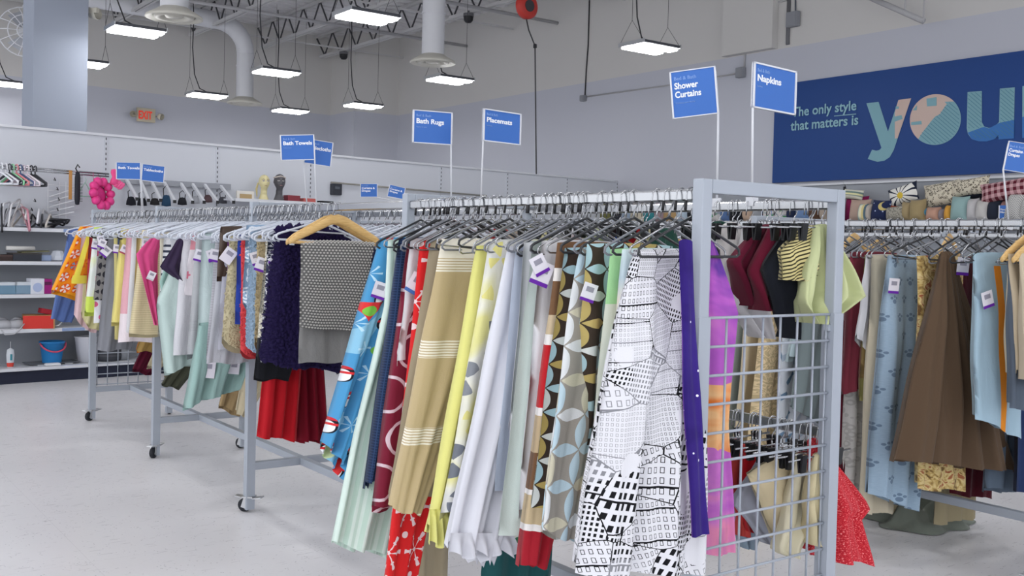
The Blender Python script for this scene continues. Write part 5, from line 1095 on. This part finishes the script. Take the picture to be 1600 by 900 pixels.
K('light blue paw print curtain hanging long', cloth('x', p_paw), (1387, 398), (1356, 770), (1428, 800), th=.09, amp=.022, k=2.4, N=34, tags=((1397, 445, .05, 1.2),))
K('oatmeal curtain with straight folds', C_('CFC5AE'), (1363, 398), (1342, 800), (1392, 800), th=.07, amp=.014, k=2)
K('plain white curtain with a ragged side', C_('DADADE'), (1352, 398), (1338, 530), (1385, 610), th=.05)
K('brown and olive block curtain', cloth('x', p_plaidb), (1350, 399), (1345, 625), (1368, 640), th=.04)
K('white lace curtain hanging low beside the end post', cloth('x', p_lace), (1316, 399), (1312, 778), (1348, 790), th=.05, amp=.02, k=3)
K('dusty maroon curtain next to the end post', C_('7C3340', bs=.2), (1328, 392), (1318, 615), (1350, 600), th=.06, h='grey')
K('deep burgundy long curtain behind the dusty maroon one', C_('5A1A2A', bs=.2), (1312, 396), (1300, 730), (1332, 780), th=.05)
K('grey green satin valance seen through the grid', C_('7F8C8E', bs=.15), (1270, 398), (1238, 640), (1275, 660), th=.05, h='grey')
K('pale aqua curtain seen through the grid', C_('B7CBD0'), (1256, 398), (1232, 555), (1272, 560), th=.05)
K('pale blue geometric leaf curtain seen through the grid', cloth('x', p_leafb), (1232, 398), (1204, 800), (1240, 800), th=.06, amp=.012)
K('tan damask curtain seen through the grid', cloth('C9B48C', p_damask), (1200, 398), (1155, 860), (1215, 840), th=.08, amp=.02, k=2)
K('beige curtain behind the galaxy print', C_('D8CAAC'), (1172, 398), (1140, 720), th=.06)
K('sage grey curtain behind the galaxy print', C_('AEB9B6'), (1154, 398), (1126, 720), th=.05)
K('cream curtain behind the near end post', C_('DDD6C6'), (1130, 398), (1105, 760), th=.06)
for i, (c, lab) in enumerate((('B9C2CE', 'grey blue'), ('E2DFDA', 'off white'), ('8C6F58', 'cocoa'), ('C9BBA2', 'flax'), ('3F4A5E', 'ink blue'), ('D5C8CE', 'pale mauve'), ('A9A38C', 'khaki grey'), ('E0DCCB', 'vanilla'), ('6E5A66', 'plum grey'))):
    U = 2.35+i*.42; drape('curtain_panel', f'{lab} curtain further along the curtain rack', 'curtain', C_(c), (CV, U, 1.44), [(0, CV-.18), (1, CV-.2)], [(0, CV+.18), (1, CV+.2)], 1.44, (.45, .45), th=.08, amp=.014); hang('chrome', CV, U, RC.uniform(-.1, .1), where=CW)
# rear rail of the curtain rack
RCW = 'on the rear rail of the curtain rack'; CR = CV+W_
for lab, c, tl, bl, br in (('gold floral curtain with hem showing below the brown one', cloth('x', p_gold), (1478, 405), (1434, 762), (1556, 750)), ('slate blue pleated curtain showing below the light blue one', C_('6B7A8C'), (1560, 405), (1520, 766), (1592, 765)), ('dark red velvet curtain showing at the lowest hem', C_('4E1220', **TERRY), (1500, 405), (1450, 778), (1546, 778)), ('khaki satin curtain hanging almost to the floor', C_('A89C7E', bs=.15), (1480, 405), (1460, 818), (1522, 806)),
                           ('navy curtain at the right end of the rear rail', C_('2E3E66'), (1606, 405), (1590, 770), (1640, 770)), ('beige linen curtain with a white label near the floor', C_('C8BC9E'), (1392, 405), (1340, 800), (1400, 803))):
    T('curtain_panel', lab, 'curtain', c, tl, bl, br, V0=CR, vt=-.2, vr=.2, h='grey', where=RCW, th=.06, amp=.014, k=3, vmin=CV+.36)
for i in range(44): hang(('chrome', 'grey', 'chrome', 'black')[i % 4], CV, -.9+i*.072+RC.uniform(-.02, .02), RC.uniform(-.5, .5), where=CW)
for i in range(34): hang(('chrome', 'wood', 'grey', 'chrome', 'black', 'chrome')[i % 6], CR, -.9+i*.1+RC.uniform(-.02, .02), RC.uniform(-.4, .4), where=RCW)
for i in range(30): hang('clear', CV, 2.2+i*.14, RC.uniform(-.2, .2), where='on the far part of the curtain rack')
# stock on the rack beyond
for i in range(22):
    U = -.86+i*.36; U += .12 if abs(((U+1.0)/1.6+.5) % 1-.5)*1.6 < .1 else 0; c = ('7E7468', 'C9BFAE', '3A3E4A', 'A9A6A2', '5E4A42', 'D5D2CC', '6E7E90')[i % 7]; nm_ = ('taupe', 'linen', 'charcoal', 'grey', 'chestnut', 'chalk', 'steel blue')[i % 7]
    drape('curtain_panel', f'{nm_} drape on the rack below the pillows', 'curtain', C_(c), (DV, U, 1.42), [(0, DV-.18), (1, DV-.2)], [(0, DV+.18), (1, DV+.2)], 1.42, (.4, .4), th=.08, amp=.014, group='drapes on the rack below the pillows')
    hang(('chrome', 'wood', 'black')[i % 3], DV, U, RC.uniform(-.3, .3), where='on the rack below the pillows')
# fallen cloth on the floor under the curtain rack
n = 40; vs = []; uvs = []; A = onZ(1350, 812, 0); B = onZ(1515, 818, 0); c0 = (A+B)/2; ex = (B-A)/2; ey = np.array([-ex[1], ex[0], 0])*.85; rf = np.random.default_rng(5); ph = rf.uniform(0, 6.28, 8)
for j in range(n):
    for i in range(n):
        a, b = 2*i/(n-1)-1, 2*j/(n-1)-1; q = math.hypot(a, b); rr = 1+.12*math.sin(3*math.atan2(b, a)+1)+.08*math.sin(7*math.atan2(b, a)); m_ = max(abs(a), abs(b)); s_ = (m_/q if q > 1e-6 else 1); a2, b2 = a*s_*rr, b*s_*rr
        hgt = max(0, 1-m_**2)*(.085+.06*math.sin(6*a+3*b+ph[0])+.03*math.sin(11*b-4*a+ph[1])+.06*math.exp(-((a+.1)**2+(b-.1)**2)*5)); vs.append(c0+ex*a2+ey*b2+np.array([0, 0, .004+max(0, hgt)])); uvs.append((a*.4, b*.3))
fs = [(j*n+i, j*n+i+1, (j+1)*n+i+1, (j+1)*n+i) for j in range(n-1) for i in range(n-1)]
c0f = Vector(c0); o = link('fallen_curtain', uvmesh('fallen_curtain', [np.array(v)-c0 for v in vs], fs, uvs, C_('7E857C', bs=.2)), None, c0f); tag(o, 'grey green cloth fallen in a heap on the floor', 'cloth')
# ================================================================ PILLOW SHELVES ON THE RIGHT WALL
PV = RW-.42; shz = float(onV(1420, 345, PV)[2])-.03
for i, (u0, u1) in enumerate(((1.2, 3.6), (3.6, 6.0), (6.0, 8.4), (8.4, 10.8))):
    e = empty('wall_shelf_unit', (RW-.02, u0, 0)); tag(e, ('pillow shelving unit below the plaid pillow end of the banner', 'pillow shelving unit below the middle of the banner', 'pillow shelving unit left of the banner edge', 'pillow shelving unit nearest the back corner')[i], 'shelving')
    ptop = float(onV(1340, 287, RW-.1)[2])
    MB().box((-.05, (u1-u0)/2, (ptop+.1)/2), (.03, u1-u0-.01, ptop-.1)).build('back_panel', BACKG, e); MB().box((-.06, (u1-u0)/2, ptop+.01), (.06, u1-u0-.005, .025)).build('top_trim', WHITEM, e)
    MB().box((-.29, (u1-u0)/2, .06), (.46, u1-u0-.01, .12)).build('kick_plate', KICK, e); MB().box((-.30, (u1-u0)/2, .14), (.48, u1-u0-.01, .03)).build('base_deck', WHITEM, e)
    for z in (.7, 1.2, shz-.012): MB().box((-.31, (u1-u0)/2, z), (.5, u1-u0-.01, .024)).build('shelf', WHITEM, e)
    MB().box((-.07, u1-u0, 1.2), (.02, .03, 2.2)).build('slotted_upright', SLOT, e)
def pillow(lab, mat, x0, y0, x1, y1, rot=0.0, d=0.0, th=.16, lean=.15, fit=True):
    a = onV(x0, (y0+y1)/2, PV+d); b = onV(x1, (y0+y1)/2, PV+d); c = onV((x0+x1)/2, y0, PV+d); e = onV((x0+x1)/2, y1, PV+d); w_ = abs(a[1]-b[1])/2; h_ = (c[2]-e[2])/2; n = 13
    ctr = onV((x0+x1)/2, (y0+y1)/2, PV+d); vs = []; uvs = []; g_ = np.linspace(-1, 1, n)
    for s in (1, -1):
        for yy in g_:
            for xx in g_:
                k = (1-abs(xx)**2.6)*(1-abs(yy)**2.6); px = xx*w_*(1-.07*(1-yy*yy)); py = yy*h_*(1-.07*(1-xx*xx)); vs.append((px, py, s*th/2*max(0, k)**.55)); uvs.append(((xx+1)*w_, (1-yy)*h_))
    fs = [(j*n+i, j*n+i+1, (j+1)*n+i+1, (j+1)*n+i) for j in range(n-1) for i in range(n-1)]; fs += [tuple(n*n+q for q in f[::-1]) for f in fs]
    o = link('throw_pillow', uvmesh('throw_pillow', vs, fs, uvs, mat)); tag(o, lab, 'pillow')
    M = Matrix(((0, 0, -1, ctr[0]), (-1, 0, 0, ctr[1]), (0, 1, 0, ctr[2]), (0, 0, 0, 1))); o.matrix_world = M @ Matrix.Rotation(rot, 4, 'Z') @ Matrix.Rotation(-lean, 4, 'X'); return o
def p_daisy(g, x, y, c):
    fx = x-.20; fy = y-.14; r = (fx*fx+fy*fy).sq(); th = fy.at2(fx); pet = ((th*5.5).cos().ab() > .38)*(r < .19)*(r > .035); b = g.mix(pet, '232A3C', 'E6E4DE'); b = g.mix(r < .04, b, 'D6B848'); i, j, f1, f2, r2, t2 = cellxy(g, x, y, .09); return g.mix((r2 < .09)*(r > .2), b, 'D9DAD6')
def p_leop(g, x, y, c): v = X(g, g.vor(36).outputs['Distance']); return g.mix(((v-.36).ab() < .12)*(g.noise(50) > .42), 'CFC7B4', '5C544A')
def p_plaid(g, x, y, c): a = (x/.075).fr() < .5; b = (y/.075).fr() < .5; return g.mix(a*.5+b*.5, '5A1A28', 'C9A0A4')
def p_chev(g, x, y, c): q = ((y+((x/.07).fr()-.5).ab()*.07)/.022).fr() < .5; return g.mix(q, 'C9C8C4', '8E8E90')
def p_moon(g, x, y, c): fx = x-.19; fy = y-.08; m_ = ((fx*fx+fy*fy).sq() < .06)*(((fx-.03)*(fx-.03)+(fy+.02)*(fy+.02)).sq() > .05); i, j, f1, f2, r2, t2 = cellxy(g, x, y, .10); return g.mix(m_, g.mix(r2 < .09, '262F52', 'AEB9D6'), 'C9B878')
def p_vstr(g, x, y, c): return g.ramp((x/.12).fr(), [(0, '93B3B4'), (.3, 'E2DEC0'), (.6, 'D5C68E'), (.8, '5F7683')], True)
def p_hstr(g, x, y, c): return g.ramp((y/.09).fr(), [(0, 'DDDCCB'), (.35, '6F8580'), (.6, 'DDD9A8'), (.85, '8C9890')], True)
def p_pais(g, x, y, c): n = g.noise(20, detail=1, dist=2.4); return g.mix((n-.5).ab() < .05, 'A8A498', '77746C')
def p_blob(g, x, y, c): n = g.noise(14, detail=1, dist=1); return g.mix(n > .56, 'C9C6C4', g.mix(n > .64, '9AA0A8', '3E8F4E'))
PL = [('magenta pillow standing at the end of the shelf', C_('8A1F54'), 1320, 306, 1356, 346, 0, .14), ('striped green and cream pillow lying on the magenta one', cloth('x', p_hstr), 1318, 296, 1349, 312, -.1, .10), ('pinkish beige pillow in front of the magenta one', C_('C0A698'), 1328, 311, 1360, 346, 0, .05), ('narrow aqua and yellow striped pillow', cloth('x', p_vstr), 1343, 318, 1356, 346, 0, -.04), ('ivory pillow squeezed beside the moon pillow', C_('C4BAB0'), 1354, 318, 1366, 346, 0, .0),
      ('navy pillow with a yellow moon and stars', cloth('x', p_moon), 1362, 312, 1391, 346, -.05, -.02), ('rust orange pillow behind the grey paisley one', C_('AC4A2C'), 1380, 318, 1398, 346, -.35, .04), ('grey paisley pillow below the daisy pillow', cloth('x', p_pais), 1385, 322, 1412, 344, .1, -.06), ('navy pillow with a large white daisy tilted on top', cloth('x', p_daisy), 1388, 289, 1435, 319, .28, .06), ('tan pillow beside the paisley pillow', C_('A89672'), 1408, 315, 1428, 346, -.05, .0), ('second tan pillow with a creased corner', C_('A6946E'), 1422, 311, 1447, 346, .08, -.03),
      ('leopard print pillow leaning on the tan pillows', cloth('x', p_leop), 1443, 284, 1500, 322, .15, .08), ('leopard print pillow lying on the aqua pillow', cloth('x', p_leop), 1484, 278, 1547, 306, .12, .06), ('turquoise pillow edge under the leopard pillow', C_('5C9AB8'), 1441, 324, 1453, 346, -.2, .02), ('salmon pink ruched pillow', C_('C49A86'), 1448, 323, 1470, 346, 0, -.03), ('grey mauve pillow beside the salmon one', C_('8E868C'), 1468, 326, 1481, 346, 0, .0), ('small yellow and pink pillow beside the aqua pillow', C_('D9A048'), 1478, 320, 1488, 346, 0, -.03), ('aqua pillow with soft creases', C_('97B5B5'), 1486, 306, 1514, 346, 0, -.02),
      ('white tufted pillow beside the aqua pillow', C_('C6C4C6'), 1512, 309, 1530, 346, .05, .0), ('off white pillow below the plaid pillow', C_('C9C6C4'), 1526, 312, 1547, 346, 0, -.02), ('black wedge shaped pillow under the leopard print', C_('1E222E'), 1490, 296, 1545, 314, .2, .12), ('dark navy pillow with pale fringe', C_('2A303E'), 1543, 312, 1565, 346, 0, .0), ('long red plaid pillow lying across the others', cloth('x', p_plaid), 1530, 280, 1625, 312, .14, -.02), ('burgundy pillow beneath the plaid one', C_('541A28'), 1540, 302, 1580, 318, .1, .06), ('grey chevron pillow standing upright', cloth('x', p_chev), 1573, 299, 1600, 346, -.15, -.05), ('second chevron pillow cut by the picture edge', cloth('x', p_chev), 1593, 305, 1622, 346, -.1, -.02), ('dusty rose pillow behind the small blue sign', C_('B98E88'), 1562, 311, 1578, 346, 0, .06)]
xx = 700; LN = ['olive', 'charcoal', 'powder blue', 'oatmeal', 'teal', 'rose grey', 'camel', 'ice blue', 'black', 'moss', 'white floral', 'denim blue', 'jet black', 'blush beige', 'stone grey', 'green and black', 'white speckled', 'navy and white', 'cornflower', 'cocoa brown', 'mushroom', 'slate']
LC = ['7A7A4E', '3C3E44', 'A9BBD0', 'CFC6B2', '3E8C94', 'B29AA0', 'B29468', 'B7C9D9', '22242A', '6E7048', 'C9C6C2', '5F7AA8', '1E2026', 'C2A894', '9EA2A8', '3E8A44', 'C9C4C0', '2A3450', '6E88B0', '5E4638', 'B4A698', '66707E']
for i, (nm, c) in enumerate(zip(LN, LC)):
    x0 = 935+i*17.2; PL.append((f'{nm} pillow seen above the racks left of the magenta pillow', cloth(c, p_blob) if i in (10, 15, 16) else C_(c), x0, 316+(i*7 % 5), x0+21, 347, 0, (i % 3)*.06))
for q in PL: pillow(*q)
# small shelf signs among the pillows
for (TLp, TRp, BLp, lab, tx) in (((1561, 321), (1577, 324), (1558, 341), 'small blue sign standing in front of the chevron pillow', 'Throw\nPillows'), ((1190, 325), (1206, 326), (1189, 341), 'tiny blue sign glimpsed through the end frame', None)):
    a, b, c = [onV(*p, PV-.06) for p in (TLp, TRp, BLp)]; wd = abs(a[1]-b[1]); ht = a[2]-c[2]
    o = MB().box((0, -wd/2, -ht/2), (.008, wd, ht)).build('shelf_sign', SB, None, a); tag(o, lab, 'sign'); MB().box((-.001, -.006, -ht/2), (.012, .012, ht)).build('frame', SW, o); hs_ = max(.02, float(c[2])-shz); MB().box((0, -wd/2, -ht-hs_/2), (.01, .02, hs_)).build('stand', SW, o)
    if tx: text_obj(tx, ht*.2, SWT, o, .02, M=Matrix(((0, 0, -1, -.006), (-1, 0, 0, -wd*.15), (0, 1, 0, -ht*.4), (0, 0, 0, 1))))
    else: MB().box((-.006, -wd*.5, -ht*.35), (.002, wd*.6, ht*.1)).build('lettering', SWT, o)
# any hanger model that was never hung is removed
for k_, o in HP.items():
    if not HU[k_]:
        for ch in list(o.children): bpy.data.objects.remove(ch)
        bpy.data.objects.remove(o)
